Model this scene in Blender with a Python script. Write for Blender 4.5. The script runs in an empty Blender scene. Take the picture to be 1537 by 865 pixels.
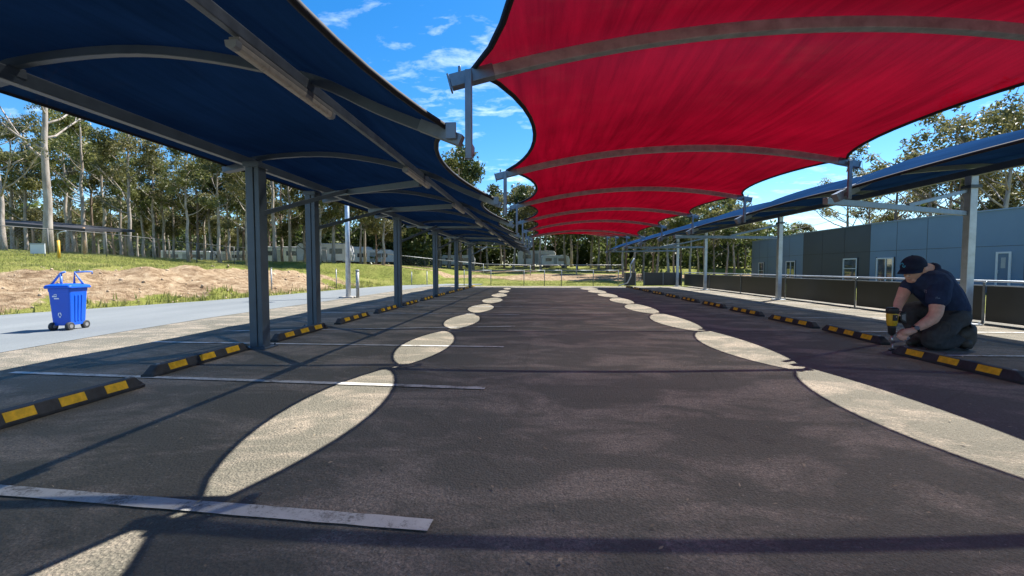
import bpy, bmesh, math, random
import numpy as np
from mathutils import Vector, Matrix, Euler, noise as mnoise

random.seed(7)
R = math.radians
SC = bpy.context.scene
COL = SC.collection
V = Vector

# ------------------------------------------------------------------ camera
CAM_H = 1.27
FPX = 650.0                       # focal length in pixels of the 1537 px wide photograph
cam_d = bpy.data.cameras.new('camera')
cam_d.sensor_width = 36
cam_d.lens = FPX / 1537 * 36
cam_d.clip_start = 0.05
cam_d.clip_end = 2000
cam = bpy.data.objects.new('camera', cam_d)
COL.objects.link(cam)
cam.location = (0, 0, CAM_H)
cam.rotation_euler = Euler((R(90 - 2.6), 0, R(3.65)), 'XYZ')
SC.camera = cam
CM = cam.rotation_euler.to_matrix()

def ray(px, py):
    return CM @ V(((px - 768.5) / FPX, -(py - 432.5) / FPX, -1))
def G(px, py, z=0.0):             # photo position -> point of the ground at height z
    d = ray(px, py); t = (z - CAM_H) / d.z
    return V((d.x * t, d.y * t, z))
def AY(px, py, y):                # photo position -> point at distance y along the car park
    d = ray(px, py); t = y / d.y
    return V((d.x * t, y, CAM_H + d.z * t))
def AX(px, py, x):
    d = ray(px, py); t = x / d.x
    return V((x, d.y * t, CAM_H + d.z * t))
def PX(p):
    q = CM.transposed() @ (V(p) - V((0, 0, CAM_H)))
    return (768.5 + FPX * q.x / -q.z, 432.5 - FPX * q.y / -q.z)

# ------------------------------------------------------------------ materials
def mat(name):
    m = bpy.data.materials.new(name); m.use_nodes = True
    nt = m.node_tree; b = nt.nodes['Principled BSDF']
    return m, nt, b
def N(nt, t, **kw):
    n = nt.nodes.new(t)
    for k, v in kw.items():
        if k.startswith('i_'):
            n.inputs[k[2:].replace('_', ' ')].default_value = v
        else: setattr(n, k, v)
    return n
def ramp(nt, src, stops):
    r = nt.nodes.new('ShaderNodeValToRGB')
    e = r.color_ramp.elements
    while len(e) < len(stops): e.new(0.5)
    for el, (p, c) in zip(e, stops):
        el.position = p; el.color = (*c, 1) if len(c) == 3 else c
    nt.links.new(src, r.inputs[0]); return r
def noise(nt, vec, scale, detail=5, rough=.55, dist=0.0):
    n = nt.nodes.new('ShaderNodeTexNoise')
    n.inputs['Scale'].default_value = scale; n.inputs['Detail'].default_value = detail
    n.inputs['Roughness'].default_value = rough; n.inputs['Distortion'].default_value = dist
    if vec is not None: nt.links.new(vec, n.inputs['Vector'])
    return n
def mixc(nt, f, a, b, mode='MIX'):
    m = nt.nodes.new('ShaderNodeMix'); m.data_type = 'RGBA'; m.blend_type = mode
    for s, v in ((m.inputs[0], f), (m.inputs[6], a), (m.inputs[7], b)):
        if hasattr(v, 'is_linked'): nt.links.new(v, s)
        elif isinstance(v, tuple): s.default_value = (*v, 1)
        else: s.default_value = v
    return m.outputs[2]
def bump(nt, b, h, strength=.3, dist=.01):
    n = nt.nodes.new('ShaderNodeBump'); n.inputs['Strength'].default_value = strength
    n.inputs['Distance'].default_value = dist
    nt.links.new(h, n.inputs['Height']); nt.links.new(n.outputs[0], b.inputs['Normal'])
def wpos(nt):                      # world position
    return nt.nodes.new('ShaderNodeNewGeometry').outputs['Position']
def opos(nt):
    return nt.nodes.new('ShaderNodeTexCoord').outputs['Object']
def scaled(nt, vec, s, rot=(0, 0, 0)):
    m = nt.nodes.new('ShaderNodeMapping'); m.inputs['Scale'].default_value = s
    m.inputs['Rotation'].default_value = rot
    nt.links.new(vec, m.inputs['Vector']); return m.outputs[0]

def simple(name, col, rough=.5, metal=0.0, var=.15, vscale=4.0, bmp=0.0, bscale=60, spec=.5):
    """a colour with soft mottling and a fine surface grain"""
    m, nt, b = mat(name)
    p = opos(nt)
    n = noise(nt, p, vscale, 6, .6)
    lo = tuple(c * (1 - var) for c in col); hi = tuple(min(1, c * (1 + var)) for c in col)
    r = ramp(nt, n.outputs[0], [(.3, lo), (.7, hi)])
    nt.links.new(r.outputs[0], b.inputs['Base Color'])
    b.inputs['Metallic'].default_value = metal
    b.inputs['Specular IOR Level'].default_value = spec
    rr = nt.nodes.new('ShaderNodeMapRange')
    rr.inputs['To Min'].default_value = max(.02, rough - .1); rr.inputs['To Max'].default_value = min(1, rough + .1)
    nt.links.new(n.outputs[0], rr.inputs[0]); nt.links.new(rr.outputs[0], b.inputs['Roughness'])
    if bmp:
        n2 = noise(nt, p, bscale, 4, .6)
        bump(nt, b, n2.outputs[0], bmp, .004)
    return m

M = {}
M['steel_post'] = simple('painted_steel', (.085, .115, .145), .45, .0, .18, 3, .08, 30)
M['steel_galv'] = simple('galvanised_steel', (.21, .24, .27), .42, .55, .22, 7, .1, 40)
M['steel_dull'] = simple('weathered_galvanised_steel', (.36, .37, .37), .55, .3, .3, 9, .1, 40)
M['steel_light'] = simple('bright_galvanised_steel', (.48, .53, .58), .4, .4, .18, 5, .08, 40)
M['fence_dark'] = simple('aged_fence_pipe', (.13, .13, .125), .7, .2, .3, 4)
M['rubber'] = simple('black_rubber', (.030, .033, .036), .7, 0, .6, 9, .3, 160)
M['yellow'] = simple('yellow_reflector', (.80, .46, .012), .45, 0, .25, 14, .4, 220)
M['bin_blue'] = simple('blue_plastic', (.005, .095, .60), .38, 0, .06, 3, .04, 90)
M['bin_blue2'] = simple('faded_blue_plastic', (.10, .22, .62), .4, 0, .1, 5)
M['white_mark'] = simple('white_transfer', (.78, .8, .82), .5, 0, .1, 30)
M['black'] = simple('black_plastic', (.02, .02, .022), .45, 0, .2, 10)
M['grey_plastic'] = simple('grey_plastic', (.22, .22, .22), .45, 0, .2, 10)
M['lamp_diffuser'] = simple('ribbed_diffuser', (.60, .54, .44), .3, 0, .12, 20)
M['lamp_body'] = simple('lamp_housing', (.28, .27, .25), .45, 0, .12, 8)
M['panel_dark'] = simple('charcoal_panel', (.030, .034, .036), .38, 0, .2, 1.2, .05, 3)
M['wall_blue'] = simple('blue_grey_cladding', (.13, .205, .30), .5, 0, .05, .6)
M['wall_dark'] = simple('charcoal_cladding', (.058, .068, .082), .5, 0, .06, .6)
M['wall_cap'] = simple('parapet_capping', (.22, .30, .40), .4, .2, .1, 2)
M['door_blue'] = simple('door_paint', (.10, .16, .24), .45, 0, .08, 2)
M['frame_white'] = simple('white_aluminium', (.56, .58, .60), .4, 0, .05, 3)
M['white_body'] = simple('white_bodywork', (.62, .63, .64), .35, 0, .06, 2)
M['dark_glass'] = simple('tinted_glass', (.03, .04, .05), .08, 0, .1, 2)
M['trim_grey'] = simple('grey_trim', (.33, .35, .36), .5, 0, .1, 4)
M['concrete'] = simple('concrete', (.42, .39, .34), .85, 0, .2, 6, .3, 50)
M['yellow_post'] = simple('yellow_paint', (.70, .40, .04), .5, 0, .1, 6)
M['roof_dark'] = simple('dark_roof_sheet', (.03, .03, .035), .6, 0, .2, 2)
M['skin'] = simple('skin', (.76, .43, .31), .5, 0, .12, 18, .1, 120)
M['hair'] = simple('cropped_hair', (.06, .035, .02), .8, 0, .3, 60)
M['shirt'] = simple('navy_shirt', (.028, .046, .100), .85, 0, .25, 9, .35, 14, .2)
M['trousers'] = simple('black_trousers', (.072, .072, .074), .85, 0, .3, 9, .5, 16, .2)
M['cap'] = simple('navy_cap', (.018, .027, .056), .8, 0, .2, 14, .2, 120, .2)
M['boot'] = simple('dark_leather_boot', (.075, .068, .055), .6, 0, .3, 14, .3, 60)
M['logo_blue'] = simple('light_blue_embroidery', (.05, .45, .70), .7, 0, .1, 50)
M['logo_grey'] = simple('grey_embroidery', (.16, .22, .30), .7, 0, .1, 50)
M['metal'] = simple('bare_metal', (.6, .6, .6), .3, .9, .1, 20)
M['tool_yellow'] = simple('tool_yellow', (.68, .42, .02), .42, 0, .15, 20)
M['wood'] = simple('timber', (.28, .18, .10), .7, 0, .2, 5)
M['cable'] = simple('cable', (.02, .02, .02), .6)

def glass_mat():
    m, nt, b = mat('window_glass')
    b.inputs['Base Color'].default_value = (.03, .05, .07, 1)
    b.inputs['Roughness'].default_value = .04
    b.inputs['Specular IOR Level'].default_value = 1.0
    b.inputs['IOR'].default_value = 1.9
    n = noise(nt, opos(nt), .8, 2); bump(nt, b, n.outputs[0], .04, .05)
    return m
M['glass'] = glass_mat()

def asphalt_mat():
    m, nt, b = mat('asphalt')
    p = wpos(nt)
    big = noise(nt, scaled(nt, p, (.35, .8, 1)), .7, 5, .6, .4)
    mid = noise(nt, scaled(nt, p, (.7, 1.3, 1), (0, 0, .25)), 1.25, 9, .66, .5)
    grain = noise(nt, p, 46, 6, .78, 1.2)
    fine = noise(nt, p, 130, 3, .7)
    vor = nt.nodes.new('ShaderNodeTexVoronoi'); vor.inputs['Scale'].default_value = 62
    nt.links.new(p, vor.inputs['Vector'])
    base = ramp(nt, big.outputs[0], [(.30, (.130, .124, .100)), (.72, (.188, .175, .140))])
    dust = ramp(nt, mid.outputs[0], [(.47, (0, 0, 0)), (.60, (.75, .75, .75)), (.75, (1, 1, 1))])
    brk = ramp(nt, grain.outputs[0], [(.36, (.15, .15, .15)), (.62, (1, 1, 1))])
    mu = N(nt, 'ShaderNodeMath', operation='MULTIPLY'); nt.links.new(dust.outputs[0], mu.inputs[0]); nt.links.new(brk.outputs[0], mu.inputs[1])
    mu2 = N(nt, 'ShaderNodeMath', operation='MULTIPLY'); nt.links.new(mu.outputs[0], mu2.inputs[0]); mu2.inputs[1].default_value = 1.0
    c = mixc(nt, mu2.outputs[0], base.outputs[0], (.42, .35, .28))
    g = ramp(nt, grain.outputs[0], [(.28, (.66, .66, .66)), (.48, (.96, .96, .96)), (.70, (1.36, 1.34, 1.30))])
    c = mixc(nt, .95, c, g.outputs[0], 'MULTIPLY')
    f = ramp(nt, fine.outputs[0], [(.25, (.7, .7, .7)), (.75, (1.3, 1.3, 1.3))])
    c = mixc(nt, .9, c, f.outputs[0], 'MULTIPLY')
    # pale chips of stone showing through the binder
    sp = ramp(nt, vor.outputs['Color'], [(.86, (0, 0, 0)), (.93, (.8, .8, .8))])
    ed = ramp(nt, vor.outputs['Distance'], [(.22, (1, 1, 1)), (.38, (0, 0, 0))])
    sm = N(nt, 'ShaderNodeMath', operation='MULTIPLY'); nt.links.new(sp.outputs[0], sm.inputs[0]); nt.links.new(ed.outputs[0], sm.inputs[1])
    c = mixc(nt, sm.outputs[0], c, (.42, .38, .32))
    # old oil drips and a few fine cracks
    oil = noise(nt, p, .95, 4, .55, 0)
    o = ramp(nt, oil.outputs[0], [(.64, (1, 1, 1)), (.74, (.62, .62, .63))])
    c = mixc(nt, 1.0, c, o.outputs[0], 'MULTIPLY')
    wob = noise(nt, p, 1.6, 5, .6)
    off = mixc(nt, .12, p, wob.outputs['Color'])
    cr = nt.nodes.new('ShaderNodeTexVoronoi'); cr.feature = 'DISTANCE_TO_EDGE'; cr.inputs['Scale'].default_value = .42
    nt.links.new(off, cr.inputs['Vector'])
    ck = ramp(nt, cr.outputs['Distance'], [(.0025, (.45, .45, .45)), (.006, (1, 1, 1))])
    c = mixc(nt, .22, c, ck.outputs[0], 'MULTIPLY')
    nt.links.new(c, b.inputs['Base Color'])
    b.inputs['Roughness'].default_value = .88
    b.inputs['Specular IOR Level'].default_value = .25
    mx = N(nt, 'ShaderNodeMath', operation='ADD'); nt.links.new(vor.outputs['Distance'], mx.inputs[0]); nt.links.new(grain.outputs[0], mx.inputs[1])
    bump(nt, b, mx.outputs[0], .9, .012)
    return m
M['asphalt'] = asphalt_mat()

def path_mat():
    m, nt, b = mat('path_seal')
    p = wpos(nt)
    big = noise(nt, scaled(nt, p, (1.2, .3, 1)), .5, 6, .6)
    fine = noise(nt, p, 90, 3)
    c = ramp(nt, big.outputs[0], [(.3, (.135, .152, .160)), (.7, (.195, .212, .216))]).outputs[0]
    f = ramp(nt, fine.outputs[0], [(.3, (.75, .75, .75)), (.7, (1.2, 1.2, 1.2))])
    c = mixc(nt, .8, c, f.outputs[0], 'MULTIPLY')
    nt.links.new(c, b.inputs['Base Color']); b.inputs['Roughness'].default_value = .85
    bump(nt, b, fine.outputs[0], .4, .005)
    return m
M['path'] = path_mat()

def paint_mat():
    m, nt, b = mat('road_paint')
    p = wpos(nt)
    n = noise(nt, p, 40, 8, .8, .6); n2 = noise(nt, p, 3.2, 6, .7)
    c = ramp(nt, n2.outputs[0], [(.3, (.42, .42, .40)), (.7, (.62, .61, .57))])
    ad = N(nt, 'ShaderNodeMath', operation='ADD'); nt.links.new(n.outputs[0], ad.inputs[0]); nt.links.new(n2.outputs[0], ad.inputs[1])
    w = ramp(nt, ad.outputs[0], [(.84, (0, 0, 0)), (1.0, (1, 1, 1))])
    cc = mixc(nt, w.outputs[0], (.17, .16, .14), c.outputs[0])
    nt.links.new(cc, b.inputs['Base Color']); b.inputs['Roughness'].default_value = .75
    bump(nt, b, n.outputs[0], .6, .006)
    return m
M['paint'] = paint_mat()

def ground_mat():
    """terrain: mown grass with bare earth on the cut bank (the bare part follows the cut's height)"""
    m, nt, b = mat('grass_and_earth')
    p = wpos(nt)
    att = nt.nodes.new('ShaderNodeAttribute'); att.attribute_name = 'bare'
    n1 = noise(nt, p, .55, 6, .65, .5); n2 = noise(nt, p, 3.5, 6, .7); n3 = noise(nt, p, 22, 4, .7)
    g = ramp(nt, n1.outputs[0], [(.3, (.135, .165, .030)), (.55, (.215, .225, .055)), (.75, (.31, .275, .10))])
    gf = ramp(nt, n3.outputs[0], [(.25, (.6, .6, .55)), (.75, (1.3, 1.3, 1.25))])
    g = mixc(nt, .85, g.outputs[0], gf.outputs[0], 'MULTIPLY')
    n4 = noise(nt, scaled(nt, p, (1, 1, 3)), 1.6, 8, .72, 1.4)
    e = ramp(nt, n4.outputs[0], [(.32, (.12, .072, .040)), (.44, (.26, .178, .105)), (.56, (.40, .295, .185)), (.70, (.52, .42, .285))])
    ef = ramp(nt, n2.outputs[0], [(.3, (.7, .68, .66)), (.7, (1.15, 1.15, 1.15))])
    e = mixc(nt, .8, e.outputs[0], ef.outputs[0], 'MULTIPLY')
    a = N(nt, 'ShaderNodeMath', operation='ADD'); nt.links.new(att.outputs['Fac'], a.inputs[0])
    s = N(nt, 'ShaderNodeMath', operation='MULTIPLY_ADD'); nt.links.new(n2.outputs[0], s.inputs[0]); s.inputs[1].default_value = .9; s.inputs[2].default_value = -.45
    nt.links.new(s.outputs[0], a.inputs[1])
    f = ramp(nt, a.outputs[0], [(.42, (0, 0, 0)), (.58, (1, 1, 1))])
    c = mixc(nt, f.outputs[0], g, e)
    nt.links.new(c, b.inputs['Base Color']); b.inputs['Roughness'].default_value = .95
    b.inputs['Specular IOR Level'].default_value = .15
    ad = N(nt, 'ShaderNodeMath', operation='ADD'); nt.links.new(n4.outputs[0], ad.inputs[0]); nt.links.new(n3.outputs[0], ad.inputs[1])
    bump(nt, b, ad.outputs[0], .8, .12)
    return m
M['ground'] = ground_mat()

def fabric_mat(name, dif, tra, see, wt, streaks=1.0):
    """knitted shade cloth: reflects, glows through, and lets a little light straight through its holes"""
    m = bpy.data.materials.new(name); m.use_nodes = True
    nt = m.node_tree; nt.nodes.clear()
    out = nt.nodes.new('ShaderNodeOutputMaterial')
    p = wpos(nt)
    st = noise(nt, scaled(nt, p, (9, .55, 1), (0, 0, R(-38))), 1.0, 7, .7, .15)
    bl = noise(nt, p, .55, 4, .6)
    knit = noise(nt, scaled(nt, p, (1, 1, 1)), 190, 2, .5)
    lo, hi = 1 - .34 * streaks, 1 + .30 * streaks
    r = ramp(nt, st.outputs[0], [(.30, (lo,) * 3), (.52, (1, 1, 1)), (.75, (hi,) * 3)])
    r2 = ramp(nt, bl.outputs[0], [(.3, (.72,) * 3), (.7, (1.2,) * 3)])
    mod = mixc(nt, 1.0, r.outputs[0], r2.outputs[0], 'MULTIPLY')
    kn = ramp(nt, knit.outputs[0], [(.3, (.85,) * 3), (.7, (1.15,) * 3)])
    mod = mixc(nt, .7, mod, kn.outputs[0], 'MULTIPLY')
    d = nt.nodes.new('ShaderNodeBsdfDiffuse'); t = nt.nodes.new('ShaderNodeBsdfTranslucent'); x = nt.nodes.new('ShaderNodeBsdfTransparent')
    nt.links.new(mixc(nt, 1.0, dif, mod, 'MULTIPLY'), d.inputs[0])
    nt.links.new(mixc(nt, 1.0, tra, mod, 'MULTIPLY'), t.inputs[0])
    m1 = nt.nodes.new('ShaderNodeMixShader'); m1.inputs[0].default_value = wt
    nt.links.new(d.outputs[0], m1.inputs[1]); nt.links.new(t.outputs[0], m1.inputs[2])
    m2 = nt.nodes.new('ShaderNodeMixShader')
    # the yarn has thickness: the holes close up when the cloth is met at a slant
    ge = nt.nodes.new('ShaderNodeNewGeometry')
    dt = N(nt, 'ShaderNodeVectorMath', operation='DOT_PRODUCT'); nt.links.new(ge.outputs['Incoming'], dt.inputs[0]); nt.links.new(ge.outputs['Normal'], dt.inputs[1])
    ab = N(nt, 'ShaderNodeMath', operation='ABSOLUTE'); nt.links.new(dt.outputs['Value'], ab.inputs[0])
    pw = N(nt, 'ShaderNodeMath', operation='POWER'); nt.links.new(ab.outputs[0], pw.inputs[0]); pw.inputs[1].default_value = 4.0
    mu = N(nt, 'ShaderNodeMath', operation='MULTIPLY'); nt.links.new(pw.outputs[0], mu.inputs[0]); mu.inputs[1].default_value = see
    nt.links.new(mu.outputs[0], m2.inputs[0])
    nt.links.new(m1.outputs[0], m2.inputs[1]); nt.links.new(x.outputs[0], m2.inputs[2])
    nt.links.new(m2.outputs[0], out.inputs[0])
    return m
M['red_cloth'] = fabric_mat('red_shade_cloth', (.22, .0035, .016), (.140, .0012, .0072), .22, .5)
M['blue_cloth'] = fabric_mat('navy_shade_cloth', (.014, .050, .135), (.0011, .0038, .013), .12, .35, .6)
M['hem'] = simple('webbing_hem', (.012, .012, .016), .8)

def leaf_mat(name, c0, c1, c2):
    m = bpy.data.materials.new(name); m.use_nodes = True
    nt = m.node_tree; nt.nodes.clear()
    out = nt.nodes.new('ShaderNodeOutputMaterial')
    att = nt.nodes.new('ShaderNodeAttribute'); att.attribute_name = 'tone'
    inf = nt.nodes.new('ShaderNodeObjectInfo')
    r = ramp(nt, att.outputs['Fac'], [(0, c0), (.5, c1), (1, c2)])
    hs = nt.nodes.new('ShaderNodeHueSaturation')
    mr = nt.nodes.new('ShaderNodeMapRange'); nt.links.new(inf.outputs['Random'], mr.inputs[0])
    mr.inputs['To Min'].default_value = .7; mr.inputs['To Max'].default_value = 1.25
    nt.links.new(mr.outputs[0], hs.inputs['Value']); nt.links.new(r.outputs[0], hs.inputs['Color'])
    d = nt.nodes.new('ShaderNodeBsdfPrincipled'); d.inputs['Roughness'].default_value = .5
    t = nt.nodes.new('ShaderNodeBsdfTranslucent')
    nt.links.new(hs.outputs[0], d.inputs['Base Color']); nt.links.new(hs.outputs[0], t.inputs[0])
    mx = nt.nodes.new('ShaderNodeMixShader'); mx.inputs[0].default_value = .42
    nt.links.new(d.outputs[0], mx.inputs[1]); nt.links.new(t.outputs[0], mx.inputs[2]); nt.links.new(mx.outputs[0], out.inputs[0])
    return m
M['leaf_gum'] = leaf_mat('gum_leaves', (.070, .088, .024), (.135, .148, .042), (.235, .22, .078))
M['leaf_dark'] = leaf_mat('dark_leaves', (.040, .060, .017), (.082, .108, .028), (.15, .17, .046))
M['leaf_olive'] = leaf_mat('olive_leaves', (.085, .090, .032), (.155, .152, .056), (.25, .225, .09))
M['blade'] = leaf_mat('grass_blades', (.13, .165, .032), (.22, .24, .06), (.36, .32, .13))

def bark_mat(name, a, b_):
    m, nt, b = mat(name)
    p = opos(nt)
    n = noise(nt, scaled(nt, p, (1, 1, .35)), 3.2, 7, .65, .6)
    r = ramp(nt, n.outputs[0], [(.3, a), (.62, b_)])
    nt.links.new(r.outputs[0], b.inputs['Base Color']); b.inputs['Roughness'].default_value = .8
    bump(nt, b, n.outputs[0], .4, .03)
    return m
M['bark_pale'] = bark_mat('pale_gum_bark', (.17, .13, .10), (.42, .37, .32))
M['bark_brown'] = bark_mat('brown_bark', (.09, .06, .042), (.25, .185, .14))

def chain_mat():
    """woven wire: open diamonds between thin wires, drawn by the weave itself"""
    m, nt, b = mat('chain_wire')
    p = opos(nt)
    def fam(rz):
        w = nt.nodes.new('ShaderNodeTexWave'); w.wave_type = 'BANDS'; w.bands_direction = 'X'
        w.inputs['Scale'].default_value = 3.2
        nt.links.new(scaled(nt, p, (1, 1, 1), rz), w.inputs['Vector'])
        return ramp(nt, w.outputs['Fac'], [(.955, (0, 0, 0)), (.99, (.35, .35, .35))]).outputs[0]
    a = fam((0, R(45), 0)); c = fam((0, R(-45), 0))
    mx = N(nt, 'ShaderNodeMath', operation='MAXIMUM'); nt.links.new(a, mx.inputs[0]); nt.links.new(c, mx.inputs[1])
    nt.links.new(mx.outputs[0], b.inputs['Alpha'])
    b.inputs['Base Color'].default_value = (.20, .21, .21, 1); b.inputs['Roughness'].default_value = .5; b.inputs['Metallic'].default_value = .4
    return m
M['chain'] = chain_mat()

# ------------------------------------------------------------------ mesh builder
class MB:
    def __init__(s): s.v = []; s.f = []; s.sm = []
    def add(s, vs, fs, smooth=False):
        o = len(s.v); s.v += [tuple(v) for v in vs]
        s.f += [tuple(i + o for i in f) for f in fs]; s.sm += [smooth] * len(fs); return s
    def hexa(s, p):               # 8 points: bottom 4 (ccw), top 4
        return s.add(p, [(3, 2, 1, 0), (4, 5, 6, 7), (0, 1, 5, 4), (1, 2, 6, 5), (2, 3, 7, 6), (3, 0, 4, 7)])
    def box(s, x0, x1, y0, y1, z0, z1):
        return s.hexa([(x0, y0, z0), (x1, y0, z0), (x1, y1, z0), (x0, y1, z0), (x0, y0, z1), (x1, y0, z1), (x1, y1, z1), (x0, y1, z1)])
    def beam(s, a, b, w, h, up=(0, 0, 1)):
        return s.sweep([a, b], w, h, up)
    def sweep(s, pts, w, h, up=(0, 0, 1)):
        pts = [V(p) for p in pts]; up = V(up); vs = []; n = len(pts)
        for i, p in enumerate(pts):
            d = (pts[min(i + 1, n - 1)] - pts[max(i - 1, 0)]).normalized()
            sd = d.cross(up)
            if sd.length < 1e-4: sd = d.cross(V((0, 1, 0)))
            sd.normalize(); u = sd.cross(d).normalized()
            for a, c in ((-1, -1), (1, -1), (1, 1), (-1, 1)):
                vs.append(p + sd * (a * w / 2) + u * (c * h / 2))
        fs = [(3, 2, 1, 0)]
        for i in range(n - 1):
            for k in range(4):
                fs.append((i * 4 + k, i * 4 + (k + 1) % 4, i * 4 + 4 + (k + 1) % 4, i * 4 + 4 + k))
        e = (n - 1) * 4; fs.append((e, e + 1, e + 2, e + 3))
        return s.add(vs, fs)
    def tube(s, pts, r, seg=10, cap=True):
        pts = [V(p) for p in pts]; n = len(pts)
        rs = r if isinstance(r, (list, tuple)) else [r] * n
        vs = []; ref = None
        for i, p in enumerate(pts):
            d = (pts[min(i + 1, n - 1)] - pts[max(i - 1, 0)]).normalized()
            if ref is None: ref = d.orthogonal().normalized()
            ref = (ref - d * ref.dot(d)).normalized(); q = d.cross(ref)
            for k in range(seg):
                a = 2 * math.pi * k / seg
                vs.append(p + (ref * math.cos(a) + q * math.sin(a)) * rs[i])
        fs = []
        for i in range(n - 1):
            for k in range(seg):
                fs.append((i * seg + k, i * seg + (k + 1) % seg, (i + 1) * seg + (k + 1) % seg, (i + 1) * seg + k))
        s.add(vs, fs, True)
        if cap:
            o = len(s.v) - len(vs)
            s.f.append(tuple(o + k for k in reversed(range(seg)))); s.sm.append(False)
            s.f.append(tuple(o + (n - 1) * seg + k for k in range(seg))); s.sm.append(False)
        return s
    def ball(s, c, rx, ry, rz, seg=16, ring=10, rot=None):
        c = V(c); vs = []
        for i in range(ring + 1):
            t = math.pi * i / ring
            for k in range(seg):
                a = 2 * math.pi * k / seg
                q = V((rx * math.sin(t) * math.cos(a), ry * math.sin(t) * math.sin(a), rz * math.cos(t)))
                if rot is not None: q = rot @ q
                vs.append(c + q)
        fs = []
        for i in range(ring):
            for k in range(seg):
                fs.append((i * seg + k, (i + 1) * seg + k, (i + 1) * seg + (k + 1) % seg, i * seg + (k + 1) % seg))
        return s.add(vs, fs, True)
    def prism(s, poly, d):        # planar polygon (3D points) pushed along d
        n = len(poly); d = V(d); a = [V(p) for p in poly]; b = [p + d for p in a]
        return s.add(a + b, [tuple(reversed(range(n))), tuple(range(n, 2 * n))] + [(k, (k + 1) % n, n + (k + 1) % n, n + k) for k in range(n)])
    def build(s, name, m, parent=None, bevel=0.0, loc=None, keep=True):
        me = bpy.data.meshes.new(name); me.from_pydata(s.v, [], s.f)
        if any(s.sm): me.polygons.foreach_set('use_smooth', s.sm)
        me.update()
        bm = bmesh.new(); bm.from_mesh(me)
        bmesh.ops.remove_doubles(bm, verts=bm.verts, dist=1e-6)
        bmesh.ops.recalc_face_normals(bm, faces=bm.faces); bm.to_mesh(me); bm.free()
        if m is not None: me.materials.append(m)
        o = bpy.data.objects.new(name, me); COL.objects.link(o)
        if parent is not None:
            o.parent = parent
            if keep: o.matrix_parent_inverse = world_of(parent).inverted()
        if bevel:
            b = o.modifiers.new('soft_edges', 'BEVEL'); b.width = bevel; b.segments = 2; b.limit_method = 'ANGLE'; b.angle_limit = R(40)
        return o
def world_of(o):
    m = Matrix.LocRotScale(o.location, o.rotation_euler, o.scale)
    return world_of(o.parent) @ o.matrix_parent_inverse @ m if o.parent else m

def tag(o, label=None, cat=None, group=None, kind=None):
    if label: o['label'] = label
    if cat: o['category'] = cat
    if group: o['group'] = group
    if kind: o['kind'] = kind
    return o
def thing(name, loc, label, cat, group=None, rz=0):
    o = bpy.data.objects.new(name, None); COL.objects.link(o); o.empty_display_size = .2
    o.location = loc; o.rotation_euler = (0, 0, rz)
    return tag(o, label, cat, group)
CHILD = {}
def kids(o): return [c for c in COL.objects if c.parent == o]
def copy_tree(o, parent=None):
    c = o.copy(); COL.objects.link(c)
    if parent is not None: c.parent = parent
    for ch in kids(o):
        copy_tree(ch, c)
    return c
ORD = ['first', 'second', 'third', 'fourth', 'fifth', 'sixth', 'seventh', 'eighth', 'ninth', 'tenth', 'eleventh', 'twelfth', 'thirteenth',
       'fourteenth', 'fifteenth', 'sixteenth', 'seventeenth', 'eighteenth', 'nineteenth', 'twentieth', 'twenty-first', 'twenty-second', 'twenty-third',
       'twenty-fourth', 'twenty-fifth', 'twenty-sixth', 'twenty-seventh', 'twenty-eighth', 'twenty-ninth', 'thirtieth']

# ------------------------------------------------------------------ terrain
TOE = [(-40, -21), (0, -17.5), (8, -15.6), (12, -14.6), (16, -13.3), (20, -12.6), (26, -12.1), (31, -11.2), (34, -8.5), (36, 0)]
def toe(y):
    if y <= TOE[0][0]: return TOE[0][1]
    for (y0, x0), (y1, x1) in zip(TOE, TOE[1:]):
        if y <= y1: return x0 + (x1 - x0) * (y - y0) / (y1 - y0)
    return 0
def smooth(t): t = min(1, max(0, t)); return t * t * (3 - 2 * t)
def bank(x, y):
    """distance behind the foot of the cut bank"""
    s = toe(y) - x if y < 36 else -x
    s2 = (y - 35.0) * .42
    if x > -10: s = min(s, s2 + 2) if s2 > 0 else -1
    return max(s, s2) if x < 12 or y > 60 else s2 * .5
def height(x, y, fine=True):
    s = bank(x, y)
    if s <= 0: return -.03
    far = smooth((y - 22) / 18)
    cut = 1.20 * (1 - far) + .55 * far
    h = cut * smooth(s / (3.6 + 3 * far)) + 1.15 * smooth((s - 3) / 15)
    if fine:
        rough = smooth(s / .8) * (1 - smooth((s - 4) / 2.5)) * (1 - .6 * far)
        h += rough * (.34 * mnoise.fractal(V((x * .7, y * .7, 3.1)), 1.0, 2.1, 4) + .10 * abs(mnoise.noise(V((x * 2.4, y * 2.4, 0)))))
        h += .10 * mnoise.noise(V((x * .16, y * .16, 9))) * smooth((s - 4) / 6)
    return h - .03
def barefac(x, y):
    s = bank(x, y)
    if s <= -.2: return 0.0
    far = smooth((y - 24) / 12)
    a = smooth((s + .1) / 1.0) * (1 - smooth((s - 2.9) / 1.0)) * (1 - far)
    a *= .1 + .9 * smooth((mnoise.noise(V((x * .42, y * .42, 5))) + .16 + .34 * max(0, s - .7)) / .35)
    f2 = smooth((y - 38) / 4) * (1 - smooth((y - 55) / 6)) * smooth((mnoise.noise(V((x * .09, y * .16, 2.2))) + .18) / .3) * smooth((x + 26) / 8) * .95
    return max(a, f2)

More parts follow.
